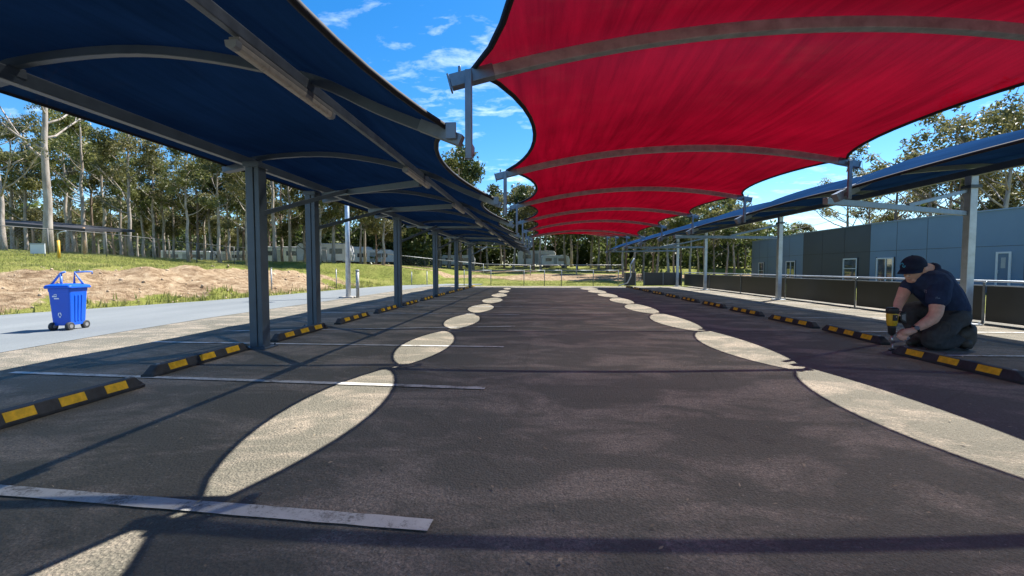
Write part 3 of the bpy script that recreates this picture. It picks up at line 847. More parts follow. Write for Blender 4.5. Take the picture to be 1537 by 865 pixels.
# ------------------------------------------------------------------ building on the right
def building():
    zt = 4.3
    def atx(px, x):                 # plan point where the photo column meets the facade
        d = ray(px, 403); return V((x, d.y * x / d.x, 0))
    cols = [(1590, 24.6), (1537, 24.2), (1456, 23.6), (1390, 23.2), (1305, 22.8), (1205, 22.9), (1166, 23.6), (1128, 24.6)]
    P = [atx(px, x) for px, x in cols]
    d0 = (P[0] - P[1]).normalized(); P.insert(0, P[0] + d0 * 14)
    t = thing('office_building', (24, 25, 0), 'long low blue-grey clad building behind the right barrier', 'building')
    back = [V((p.x + 13, p.y + 1, 0)) for p in (P[-1], P[0])]
    # walls per section, each a slab
    segs = list(zip(P, P[1:])) + [(P[-1], back[0]), (back[0], back[1]), (back[1], P[0])]
    def slab(mb, a, b, z0, z1, th, off=0):
        d = (b - a).normalized(); nrm = V((-d.y, d.x, 0))   # outward (towards the car park)
        if nrm.x > 0 and a.x < 30 and b.x < 30 and abs(d.x) < .6: nrm = -nrm
        o = nrm * off; i_ = -nrm * th
        mb.hexa([a + o + V((0, 0, z0)), b + o + V((0, 0, z0)), b + o + i_ + V((0, 0, z0)), a + o + i_ + V((0, 0, z0)),
                 a + o + V((0, 0, z1)), b + o + V((0, 0, z1)), b + o + i_ + V((0, 0, z1)), a + o + i_ + V((0, 0, z1))])
        return nrm
    for k, (a, b) in enumerate(segs):
        mb = MB(); dark = (k == 5)
        nrm = slab(mb, a, b, -.05, zt, .2)
        w = mb.build('wall', M['wall_dark' if dark else 'wall_blue'], t)
        if k <= 7:
            mb = MB(); slab(mb, a, b, zt + .002, zt + .07, .3, .05); mb.build('parapet_cap', M['wall_cap'], w)
            # cladding joints: shadow gaps as thin dark battens
            mb = MB(); L = (b - a).length; n = max(1, int(round(L / 2.4))); dd = (b - a) / n
            for i in range(0, n + 1):
                p = a + dd * i; e = dd.normalized() * .012
                slab(mb, p - e, p + e, .0, zt - .01, .01, .006)
            slab(mb, a + dd * .001, b, 2.42, 2.445, .012, .005)
            mb.build('cladding_joint', M['wall_dark' if not dark else 'black'], w)
    mb = MB(); mb.add([p + V((0, 0, zt - .25)) for p in P + back], [tuple(range(len(P) + 2))]); mb.build('roof', M['roof_dark'], t)
    # windows
    def facade(px):
        d = ray(px, 403)
        best = None
        for a, b in zip(P, P[1:]):
            q = b - a; den = d.x * q.y - d.y * q.x
            s = (a.x * q.y - a.y * q.x) / den; u = (a.x * d.y - a.y * d.x) / den
            if -1e-6 <= u <= 1.000001: best = (V((d.x * s, d.y * s, 0)), q.normalized(), d.y * s)
        return best
    def opening(px0, px1, pyt, pyb, kind, bars):
        A = facade(px0); B = facade(px1); a, b = A[0], B[0]
        d = (b - a).normalized(); nrm = V((-d.y, d.x, 0));
        if nrm.x > 0: nrm = -nrm
        def zof(py, p): return AY((px0 + px1) / 2, py, (a.y + b.y) / 2).z
        z1 = zof(pyt, a); z0 = max(.02, zof(pyb, a))
        def bx(mb, u0, u1, za, zb, o0, o1):
            p = [a.lerp(b, u0) + nrm * o0, a.lerp(b, u1) + nrm * o0, a.lerp(b, u1) + nrm * o1, a.lerp(b, u0) + nrm * o1]
            mb.hexa([q + V((0, 0, za)) for q in p] + [q + V((0, 0, zb)) for q in p])
        wd = (b - a).length; f = .09 / wd; fz = .09
        mb = MB()
        bx(mb, 0, f, z0, z1, .005, .07); bx(mb, 1 - f, 1, z0, z1, .005, .07)
        bx(mb, f, 1 - f, z1 - fz, z1, .005, .068); bx(mb, f, 1 - f, z0, z0 + fz, .005, .068)
        if kind == 'door':
            w = mb.build('door_frame', M['frame_white'], t)
            mb = MB(); bx(mb, f, 1 - f, z0 + fz, z1 - fz, .01, .04); dr = mb.build('door', M['door_blue'], t)
            mb = MB(); bx(mb, .35, .65, z1 - .85, z1 - .3, .041, .05); mb.build('notice', M['trim_grey'], dr)
            mb = MB(); bx(mb, .12, .20, 1.0, 1.2, .041, .10); mb.build('handle', M['steel_light'], dr)
            return
        w = mb.build('window', M['frame_white'], t)
        mb = MB()
        for u in bars[0]: bx(mb, u - f * .35, u + f * .35, z0 + fz, z1 - fz, .012, .06)
        for u in bars[1]:
            zz = z0 + (z1 - z0) * u; bx(mb, f, 1 - f, zz - .03, zz + .03, .014, .058)
        if mb.v: mb.build('glazing_bar', M['frame_white'], w)
        mb = MB(); bx(mb, f, 1 - f, z0 + fz, z1 - fz, .008, .02); mb.build('pane', M['glass'], w)
        mb = MB(); bx(mb, -f * .5, -.002, z0, z1 + .04, .003, .05); bx(mb, 1.002, 1 + f * .6, z0, z1 + .04, .003, .05); mb.build('surround', M['black'], w)
    opening(1316, 1342, 387, 424, 'w', ((.55,), ()))
    opening(1266, 1287, 388, 422, 'w', ((), (.55,)))
    opening(1180, 1194, 392, 420, 'w', ((.5,), ()))
    opening(1139, 1147, 394, 419, 'w', ((), (.5,)))
    opening(1495, 1518, 378, 432, 'door', None)
building()

# overhead wire between the building and the trees
mb = MB(); a, b = AY(1150, 352, 40), AY(1345, 300, 42)
mb.tube([a.lerp(b, i / 10) - V((0, 0, .35 * 4 * (i / 10) * (1 - i / 10))) for i in range(11)], .02, 5)
tag(mb.build('overhead_wire', M['cable']), 'thin dark overhead wire crossing the sky above the building', 'wire')

# ------------------------------------------------------------------ far vehicles, shed and signs on the left bank
def caravan(c, L, Hh, rz, label, cat='caravan'):
    t = thing('parked_caravan', c, label, cat, 'white caravans and vans parked behind the bank')
    RZ = Matrix.Rotation(rz, 3, 'Z'); o0 = V(c)
    def Q(x, y, z): return o0 + RZ @ V((x, y, z))
    mb = MB(); prof = [(-L / 2, .45), (L / 2, .45), (L / 2 + .1, 1.1), (L / 2 - .1, Hh - .2), (L / 2 - .5, Hh), (-L / 2 + .3, Hh), (-L / 2, Hh - .3)]
    mb.prism([Q(x, -1.1, z) for x, z in prof], RZ @ V((0, 2.2, 0))); body = mb.build('body', M['white_body'], t, .05)
    for x0, x1 in ((-L * .36, -L * .14), (L * .1, L * .34)):
        mb = MB(); mb.prism([Q(x0, -1.115, Hh * .52), Q(x1, -1.115, Hh * .52), Q(x1, -1.115, Hh * .76), Q(x0, -1.115, Hh * .76)], RZ @ V((0, .02, 0))); mb.build('window', M['dark_glass'], t)
    mb = MB(); mb.prism([Q(-L * .07, -1.113, .55), Q(L * .05, -1.113, .55), Q(L * .05, -1.113, Hh * .82), Q(-L * .07, -1.113, Hh * .82)], RZ @ V((0, .02, 0))); mb.build('door', M['trim_grey'], t)
    for x in (-L * .28, L * .28):
        mb = MB(); mb.tube([Q(x, -1.05, .33), Q(x, -.85, .33)], .33, 14); mb.build('wheel', M['rubber'], t)
    return t
for i, (px, Y, L, Hh, rz) in enumerate(((285, 50, 5.6, 1.7, 22), (345, 52, 6.2, 1.7, 18), (425, 50, 5.6, 2.2, 20), (490, 46, 5.4, 2.3, 15), (526, 55, 6.2, 2.4, 8), (562, 54, 5.2, 2.0, 12))):
    p = AY(px, 390, Y); p.z = height(p.x, p.y) - .05
    caravan(p, L, Hh, R(rz), 'white caravan behind the bank fence, %s of six from the left' % ORD[i])
for i, (px, Y, L, Hh) in enumerate(((688, 66, 5, 1.9), (806, 70, 6.0, 2.6), (832, 66, 4.2, 1.9))):
    p = AY(px, 400, Y); p.z = height(p.x, p.y) - .05
    caravan(p, L, Hh, R([5, -4, 8][i]), ['white van among the far trees left of the aisle centre', 'largest white van among the far trees at the aisle centre', 'smaller white van just right of the largest far van'][i], 'van')

p = AY(10, 372, 19); gz = height(p.x, p.y)
t = thing('open_shed', (p.x - 2, p.y + 3, gz), 'low open shed with a dark sloping roof at the far left edge', 'shed')
x0, y0 = p.x - 5.5, p.y + 2.5
mb = MB(); mb.hexa([(x0, y0, gz + 1.75), (x0 + 5.6, y0 + 1, gz + 1.35), (x0 + 5.6, y0 + 4, gz + 1.55), (x0, y0 + 4, gz + 2.1), (x0, y0, gz + 1.95), (x0 + 5.6, y0 + 1, gz + 1.5), (x0 + 5.6, y0 + 4, gz + 1.7), (x0, y0 + 4, gz + 2.25)]); mb.build('roof', M['roof_dark'], t)
for x, y in ((x0 + .3, y0 + .2), (x0 + 3, y0 + .6), (x0 + 5.3, y0 + 1.2), (x0 + 5.3, y0 + 3.6), (x0 + .3, y0 + 3.6)):
    mb = MB(); mb.tube([(x, y, height(x, y) - .1), (x, y, gz + 1.6)], .06, 8); mb.build('post', M['wood'], t)
p = AY(56, 374, 19.5); gz = height(p.x, p.y)
t = thing('notice_board', (p.x, p.y, gz), 'white rectangular notice board low on the grass beside the yellow post', 'sign')
mb = MB(); mb.box(p.x - .38, p.x + .38, p.y, p.y + .04, gz + .1, gz + .58); mb.build('board', M['white_body'], t, .004)
mb = MB(); mb.box(p.x - .40, p.x + .40, p.y - .012, p.y - .002, gz + .54, gz + .60); mb.build('board_edge', M['trim_grey'], t)
for s in (-.3, .3):
    mb = MB(); mb.tube([(p.x + s, p.y + .07, gz - .1), (p.x + s, p.y + .07, gz + .56)], .025, 6); mb.build('leg', M['steel_dull'], t)
p = AY(88, 374, 19.2); gz = height(p.x, p.y)
t = thing('marker_post', (p.x, p.y, gz), 'yellow marker post with a thin bent grey rod, at the foot of the tallest gum', 'post')
mb = MB(); mb.tube([(p.x, p.y, gz - .1), (p.x, p.y, gz + .85)], .055, 10); mb.build('post', M['yellow_post'], t)
mb = MB(); mb.tube([(p.x, p.y, gz + .84), (p.x - .02, p.y, gz + 1.15), (p.x + .12, p.y, gz + 1.25), (p.x + .42, p.y, gz + 1.3)], .022, 6); mb.build('rod', M['steel_light'], t)

# ------------------------------------------------------------------ trees
rng = np.random.default_rng(11)
def leaf_mesh(name, centres, radii, per, size, m, flat=.8, droop=.5):
    """many small leaf faces spread through the volume of each clump"""
    cs = []; tones = []
    for (c, r, k) in zip(centres, radii, per):
        d = rng.normal(size=(k, 3)); d /= np.linalg.norm(d, axis=1)[:, None]
        rr = rng.random(k) ** (1 / 2.2)
        p = np.array(c) + d * rr[:, None] * np.array([r, r, r * flat])
        cs.append(p); tones.append(np.clip(rng.normal(.5, .2, k) + rng.normal(0, .16), 0, 1))
    P = np.concatenate(cs); T = np.concatenate(tones); n = len(P)
    a = rng.normal(size=(n, 3)); a[:, 2] -= droop; a /= np.linalg.norm(a, axis=1)[:, None]
    b = np.cross(a, rng.normal(size=(n, 3))); b /= np.linalg.norm(b, axis=1)[:, None]
    s = size * (.6 + .8 * rng.random(n))[:, None]
    la, lb = a * s, b * s * .42
    vs = np.stack([P - la, P + lb * .9 - la * .1, P + la, P - lb * .9 - la * .1], axis=1).reshape(-1, 3)
    me = bpy.data.meshes.new(name)
    me.vertices.add(4 * n); me.vertices.foreach_set('co', vs.astype(np.float32).ravel())
    me.loops.add(4 * n); me.loops.foreach_set('vertex_index', np.arange(4 * n, dtype=np.int32))
    me.polygons.add(n); me.polygons.foreach_set('loop_start', np.arange(0, 4 * n, 4, dtype=np.int32))
    me.update(calc_edges=True); me.validate()
    at = me.attributes.new('tone', 'FLOAT', 'FACE'); at.data.foreach_set('value', T.astype(np.float32))
    me.materials.append(m)
    return me

def tree_proto(Ht, r0, crown_from, spread, leaf, bark, seed, clumps=34, per=110, lsize=.17, cr=(.55, 1.05), forks=8, lean=.03, sparse=False):
    rnd = random.Random(seed)
    mb = MB(); cents = []; rad = []
    pts = []; x = y = 0
    for i in range(9):
        t = i / 8; pts.append(V((x, y, Ht * .93 * t - .15))); x += rnd.uniform(-1, 1) * lean * Ht * .35; y += rnd.uniform(-1, 1) * lean * Ht * .35
    rs = [r0 * (1.25 if i == 0 else 1) * (1 - .82 * (i / 8)) + .015 for i in range(9)]
    mb.tube(pts, rs, 10)
    def along(t):
        f = t * 8; i = min(7, int(f)); return pts[i].lerp(pts[i + 1], f - i)
    tips = [pts[-1]]
    for k in range(forks):
        t = crown_from + (.96 - crown_from) * (k + rnd.uniform(.1, .7)) / forks
        b = along(t); a = rnd.uniform(0, 2 * math.pi) + k * 2.4
        L = spread * (1.15 - .65 * (t - crown_from) / (1 - crown_from)) * rnd.uniform(.7, 1.2)
        rise = rnd.uniform(.55, 1.2)
        mid = b + V((math.cos(a) * L * .5, math.sin(a) * L * .5, L * .5 * rise * .8)); end = b + V((math.cos(a) * L, math.sin(a) * L, L * rise))
        mid += V((rnd.uniform(-.15, .15), rnd.uniform(-.15, .15), rnd.uniform(-.1, .1))) * L
        rr = max(.018, r0 * (1 - .8 * t) * .55)
        mb.tube([b, b.lerp(mid, .5) + V((0, 0, -.04 * L)), mid, end], [rr, rr * .8, rr * .6, rr * .3], 6)
        tips.append(end)
        for q in range(3):
            s = mid.lerp(end, rnd.uniform(.1, .8)); aa = a + rnd.uniform(-1.3, 1.3); l2 = L * rnd.uniform(.3, .6)
            e = s + V((math.cos(aa) * l2, math.sin(aa) * l2, l2 * rnd.uniform(.2, 1.1)))
            mb.tube([s, s.lerp(e, .5) + V((0, 0, .06 * l2)), e], [rr * .45, rr * .35, rr * .15], 5); tips.append(e)
    trunk = mb.build('trunk', bark); trunk_me = trunk.data; bpy.data.objects.remove(trunk)
    while len(cents) < clumps:
        tp = rnd.choice(tips); c = tp + V((rnd.gauss(0, .42), rnd.gauss(0, .42), rnd.gauss(.05, .32))) * (spread * .33)
        cents.append(c); rad.append(rnd.uniform(*cr))
    crown_me = leaf_mesh('crown', cents, rad, [int(per * (r / .8) ** 2) for r in rad], lsize, leaf)
    return trunk_me, crown_me
protos = {
 'tall_gum': [tree_proto(13, .16, .34, 2.2, M['leaf_gum'], M['bark_pale'], 1, 46, 125, .145, (.45, .95), 11), tree_proto(13.5, .15, .28, 2.1, M['leaf_olive'], M['bark_pale'], 2, 46, 125, .145, (.45, .95), 12),
              tree_proto(14, .17, .40, 2.2, M['leaf_gum'], M['bark_pale'], 3, 44, 125, .145, (.45, .95), 11), tree_proto(13, .15, .30, 2.3, M['leaf_olive'], M['bark_brown'], 21, 48, 125, .145, (.45, .95), 12),
              tree_proto(14.5, .16, .36, 2.0, M['leaf_dark'], M['bark_pale'], 22, 46, 125, .145, (.45, .95), 12)],
 'bare_gum': [tree_proto(14, .27, .40, 4.2, M['leaf_gum'], M['bark_pale'], 4, 34, 60, .14, (.4, .8), 10, .03)],
 'bushy': [tree_proto(10, .17, .22, 2.6, M['leaf_dark'], M['bark_brown'], 5, 60, 120, .16, (.6, 1.1), 10), tree_proto(9.5, .16, .2, 2.5, M['leaf_olive'], M['bark_brown'], 6, 56, 120, .16, (.6, 1.1), 10)],
 'far_gum': [tree_proto(11, .15, .38, 2.4, M['leaf_olive'], M['bark_pale'], 8, 40, 70, .2, (.6, 1.1), 8), tree_proto(12, .16, .34, 2.5, M['leaf_gum'], M['bark_pale'], 9, 42, 70, .2, (.6, 1.1), 8),
             tree_proto(10, .14, .28, 2.4, M['leaf_dark'], M['bark_brown'], 10, 44, 70, .2, (.6, 1.1), 8)],
 'spread_gum': [tree_proto(12, .26, .40, 4.6, M['leaf_olive'], M['bark_brown'], 12, 44, 100, .16, (.5, .95), 10), tree_proto(11, .22, .42, 4.2, M['leaf_olive'], M['bark_pale'], 13, 40, 100, .16, (.5, .95), 9)],
}
TREES = []
def tree(kind, v, x, y, s, zone, rz=None, name='gum_tree', sz=1.0, z=None):
    tm, cm = protos[kind][v % len(protos[kind])]
    t = thing(name, (x, y, height(x, y, False) if z is None else z), 'x', 'tree')
    t.rotation_euler = (0, 0, random.uniform(0, 6.28) if rz is None else rz); t.scale = (s, s, s * sz)
    for nm, me in (('trunk', tm), ('crown', cm)):
        o = bpy.data.objects.new(nm, me); COL.objects.link(o); o.parent = t
    TREES.append((t, kind, zone)); return t
# left: gums along the fence, placed where the photograph shows their trunks
def left_tree(px, Y, kind, v, s, zone='front', sz=1.0):
    p = AY(px, 380, Y); return tree(kind, v, p.x, p.y, s, zone, None, 'gum_tree', sz)
left_tree(72, 21.5, 'bare_gum', 0, .74, 'front', 1.2)
left_tree(5, 20.5, 'bare_gum', 0, .5, 'front')
for px, Y, v, s in ((108, 33, 4, .95), (20, 31, 1, .9), (142, 36, 3, .95), (181, 35, 1, 1.0), (216, 34, 4, .9), (248, 36, 2, .95), (298, 35, 3, .9), (316, 37, 4, .95), (358, 38, 0, .95), (395, 40, 4, 1.0), (424, 44, 3, 1.0), (456, 42, 1, 1.0), (524, 46, 4, 1.0), (127, 27, 0, .92), (197, 27, 1, .92), (283, 28, 2, .85), (330, 31, 0, .9), (345, 36, 1, .95), (371, 30, 1, .9), (160, 31, 2, .9), (232, 33, 0, .95), (412, 35, 2, .95),
                    (436, 39, 0, 1), (479, 36, 1, .98), (500, 38, 2, .95), (548, 45, 0, 1.0), (575, 41, 1, .95), (102, 31, 2, .85), (40, 30, 1, .8), (262, 37, 0, .95), (306, 40, 2, .95)):
    left_tree(px, Y, 'tall_gum', v, s * (.86 if px < 210 else .76 if px < 400 else .86) * random.uniform(.88, 1.12))
# second ranks, fuller and darker
for i in range(27):
    px = -140 + i * 28.5 + random.uniform(-9, 9); Y = random.uniform(36, 50)
    p = AY(px, 380, Y); tree('bushy' if i % 2 else 'tall_gum', i, p.x, p.y, random.uniform(.55, .8), 'back', None, 'forest_tree' if i % 2 else 'gum_tree')
# far end
for i in range(30):
    px = 590 + i * 12.2 + random.uniform(-5, 5); Y = random.uniform(52, 72)
    p = AY(px, 400, Y); s = random.uniform(.85, 1.2) * (1.25 if px < 700 else 1)
    tree('far_gum', i, p.x, p.y, s, 'far', None, 'gum_tree')
# behind the right barrier, up to the building
for i, (px, Y) in enumerate(((936, 44), (951, 47), (965, 42), (985, 48), (1003, 44), (1022, 50), (1036, 45), (1058, 52), (1072, 47), (1090, 55), (1102, 58), (1118, 62), (1012, 57), (1048, 60), (980, 58))):
    p = AY(px, 408, Y); tree('far_gum', i, p.x, p.y, random.uniform(.72, .9) , 'right', None, 'gum_tree')
# rounder trees and the tall spreading gums behind the building
for px, Y, kind, v, s in ((1108, 63, 'bushy', 0, .8), (1085, 66, 'bushy', 1, .9), (1196, 72, 'bushy', 1, .72), (1270, 62, 'spread_gum', 0, .95), (1302, 58, 'spread_gum', 1, .92), (1340, 52, 'spread_gum', 0, 1.0), (1395, 50, 'spread_gum', 1, 1.12),
                          (1445, 47, 'spread_gum', 0, 1.32), (1505, 45, 'spread_gum', 1, 1.35), (1562, 44, 'spread_gum', 0, 1.3), (1420, 56, 'spread_gum', 1, 1.2), (1480, 57, 'bushy', 1, 1.2), (1380, 60, 'bushy', 0, .95), (1535, 55, 'bushy', 1, 1.3), (1330, 63, 'bushy', 1, .8)):
    p = AY(px, 403, Y); tree(kind, v, p.x, p.y, s, 'behind', None, 'gum_tree' if kind == 'spread_gum' else 'forest_tree')
zone_txt = {'front': ('%s from the left just behind the bank fence', 'gums behind the bank fence'),
            'back': ('%s from the left in the back row', 'trees of the left wood'),
            'far': ('gum tree %s from the left beyond the far end of the aisle', 'gum trees beyond the far end'),
            'right': ('slender gum tree %s from the left behind the far right barrier', 'slender gums behind the right barrier'),
            'behind': ('olive-green tree %s from the left behind the blue-grey building', 'trees behind the building')}
for z, (txt, grp) in zone_txt.items():
    zs = sorted([t for t, k, zz in TREES if zz == z], key=lambda t: PX(t.location)[0])
    for i, t in enumerate(zs):
        w = ORD[i] if i < len(ORD) else 'number %d' % (i + 1)
        if z == 'front': lab = 'tall gum tree, ' + txt % w
        elif z == 'back': lab = ('dense dark tree, ' if t.name.startswith('forest') else 'tall gum tree, ') + txt % w
        else: lab = txt % w
        t['label'] = lab; t['group'] = grp

# the wood behind, too dense to count
cents = []; rad = []
def wood(px0, px1, Y0, Y1, h0, h1, n):
    for _ in range(n):
        p = AY(random.uniform(px0, px1), 395, random.uniform(Y0, Y1)); z = height(p.x, p.y, False)
        cents.append((p.x, p.y, z + random.uniform(h0, h1))); rad.append(random.uniform(1.1, 2.2))
wood(-220, 640, 54, 66, .5, 8.5, 330)
wood(-220, 640, 56, 62, .0, 3.0, 260)
wood(640, 1150, 76, 84, .0, 3.5, 230)
wood(560, 1150, 77, 86, 3, 7.5, 240)
wood(-220, 640, 57, 64, 2, 5.5, 240)
wood(560, 960, 74, 84, .5, 8.0, 170)
wood(900, 1140, 62, 80, .3, 6.2, 120)
wood(1120, 1560, 66, 78, .5, 6.5, 110)
me = leaf_mesh('woodland', cents, rad, [85] * len(cents), .38, M['leaf_dark'], .9, .2)
o = bpy.data.objects.new('woodland', me); COL.objects.link(o); o['kind'] = 'stuff'
o['label'] = 'dense dark green woodland closing the view behind the nearer trees'; o['category'] = 'woodland'

# grass tufts on the banks and verges
def tufts():
    P = []; S = []
    tries = 0
    while len(P) < 34000 and tries < 300000:
        tries += 1
        if random.random() < .75: x, y = random.uniform(-27, -9), random.uniform(6, 36)
        else: x, y = random.uniform(-14, 9), random.uniform(32.3, 46)
        s = bank(x, y)
        if s < .05 and y < 32.2: continue
        if y < 36.5 and y > 32 and -8 < x < -4: continue
        if random.random() < barefac(x, y) * 1.1 + (.0 if mnoise.noise(V((x * .8, y * .8, 1))) > -.1 else .5): continue
        P.append((x, y, height(x, y))); S.append(random.uniform(.03, .09) * (1.35 if s < 1.4 and y < 31 else .6))
    P = np.array(P); S = np.array(S); n = len(P)
    k = 3
    P = np.repeat(P, k, 0) + np.concatenate([rng.normal(0, .04, (n * k, 2)), np.zeros((n * k, 1))], 1); S = np.repeat(S, k) * (.6 + .8 * rng.random(n * k))
    a = rng.random(n * k) * 6.283; w = np.stack([np.cos(a), np.sin(a), 0 * a], 1) * (S * .16)[:, None]
    tip = P + np.stack([rng.normal(0, .35, n * k) * S, rng.normal(0, .35, n * k) * S, S * 2.0], 1)
    vs = np.stack([P - w, P + w, tip], 1).reshape(-1, 3); n = n * k
    me = bpy.data.meshes.new('grass'); me.vertices.add(3 * n); me.vertices.foreach_set('co', vs.astype(np.float32).ravel())
    me.loops.add(3 * n); me.loops.foreach_set('vertex_index', np.arange(3 * n, dtype=np.int32))
    me.polygons.add(n); me.polygons.foreach_set('loop_start', np.arange(0, 3 * n, 3, dtype=np.int32))
    me.update(calc_edges=True)
    at = me.attributes.new('tone', 'FLOAT', 'FACE'); at.data.foreach_set('value', np.clip(rng.normal(.55, .25, n), 0, 1).astype(np.float32))
    me.materials.append(M['blade'])
    o = bpy.data.objects.new('grass', me); COL.objects.link(o); o['kind'] = 'stuff'; o['label'] = 'short green and straw coloured grass growing on the banks'; o['category'] = 'grass'
tufts()

# fallen gum leaves and chips blown over the asphalt
def litter():
    mb = MB()
    for _ in range(1500):
        x = random.uniform(-8, 9.8); y = 1.2 + 26 * random.random() ** 1.8
        a = random.random() * 6.28; L = random.uniform(.005, .019); w_ = L * random.uniform(.18, .7); z = .013 + random.random() * .004
        c, s_ = math.cos(a), math.sin(a); q = [(-L, 0, 0), (0, -w_, .004), (L, 0, random.uniform(0, .012)), (0, w_, .006)]
        mb.add([(x + u * c - v * s_, y + u * s_ + v * c, z + k) for u, v, k in q], [(0, 1, 2, 3)])
    M['litter'] = simple('dry_leaf_litter', (.34, .27, .18), .8, 0, .6, .9)
    o = mb.build('leaf_litter', M['litter']); o['kind'] = 'stuff'; o['label'] = 'dry leaf litter and chips scattered over the car park'; o['category'] = 'litter'
litter()

# clods and stones on the cut bank
mb = MB()
for _ in range(260):
    y = random.uniform(6, 27); s = random.uniform(.2, 4.0); x = toe(y) - s
    r = random.uniform(.02, .09) * random.uniform(.5, 1.2); z = height(x, y)
    rot = Euler((random.random() * 3, random.random() * 3, random.random() * 3)).to_matrix()
    mb.ball((x, y, z + r * .2), r, r * random.uniform(.6, 1), r * random.uniform(.4, .8), 6, 4, rot)
M['clod'] = simple('earth_clods', (.40, .30, .20), .95, 0, .35, 2)
o = mb.build('clods', M['clod']); o['kind'] = 'stuff'; o['label'] = 'loose clods of dry earth strewn on the cut bank'; o['category'] = 'earth'

# ------------------------------------------------------------------ kneeling man with a drill
from mathutils.bvhtree import BVHTree
PXM = 7.13 / FPX                      # metres per photo pixel at the man's distance
def capsules(mb, chain, seg=14):
    """chain of (point, radius): rounded tapering limb"""
    for (a, ra), (b, rb) in zip(chain, chain[1:]):
        mb.tube([a, b], [ra, rb], seg)
    for p, r in chain: mb.ball(p, r, r, r, seg, 8)
def grown(name, mb, voxel, m, parent, smooth_n=5, wrinkle=0.0, wscale=9.0, stretch=(1, 1, 1)):
    """melt overlapping volumes into one continuous skin"""
    o = mb.build(name, m)
    md = o.modifiers.new('melt', 'REMESH'); md.mode = 'VOXEL'; md.voxel_size = voxel
    sm = o.modifiers.new('relax', 'SMOOTH'); sm.factor = .5; sm.iterations = smooth_n
    dg = bpy.context.evaluated_depsgraph_get(); dg.update()
    me = bpy.data.meshes.new_from_object(o.evaluated_get(dg)); o.modifiers.clear(); old = o.data; o.data = me; me.name = name
    if not me.materials: me.materials.append(m)
    if wrinkle:
        nr = [v.normal.copy() for v in me.vertices]
        for v, q in zip(me.vertices, nr):
            c = v.co
            k = mnoise.fractal(V((c.x * stretch[0], c.y * stretch[1], c.z * stretch[2])) * wscale, .8, 2.0, 3)
            k2 = 1 - abs(mnoise.noise(V((c.x * stretch[0] + 3, c.y * stretch[1], c.z * stretch[2])) * wscale * .7)) * 2
            v.co = c + q * (k * .5 + k2 * .5) * wrinkle
    me.polygons.foreach_set('use_smooth', [True] * len(me.polygons)); me.update()
    if parent is not None: o.parent = parent; o.matrix_parent_inverse = world_of(parent).inverted()
    return o
def W(px, py, y): return AY(px, py, y + .33)
def C(*items): return [(W(px, py, y), r * PXM) for px, py, y, r in items]

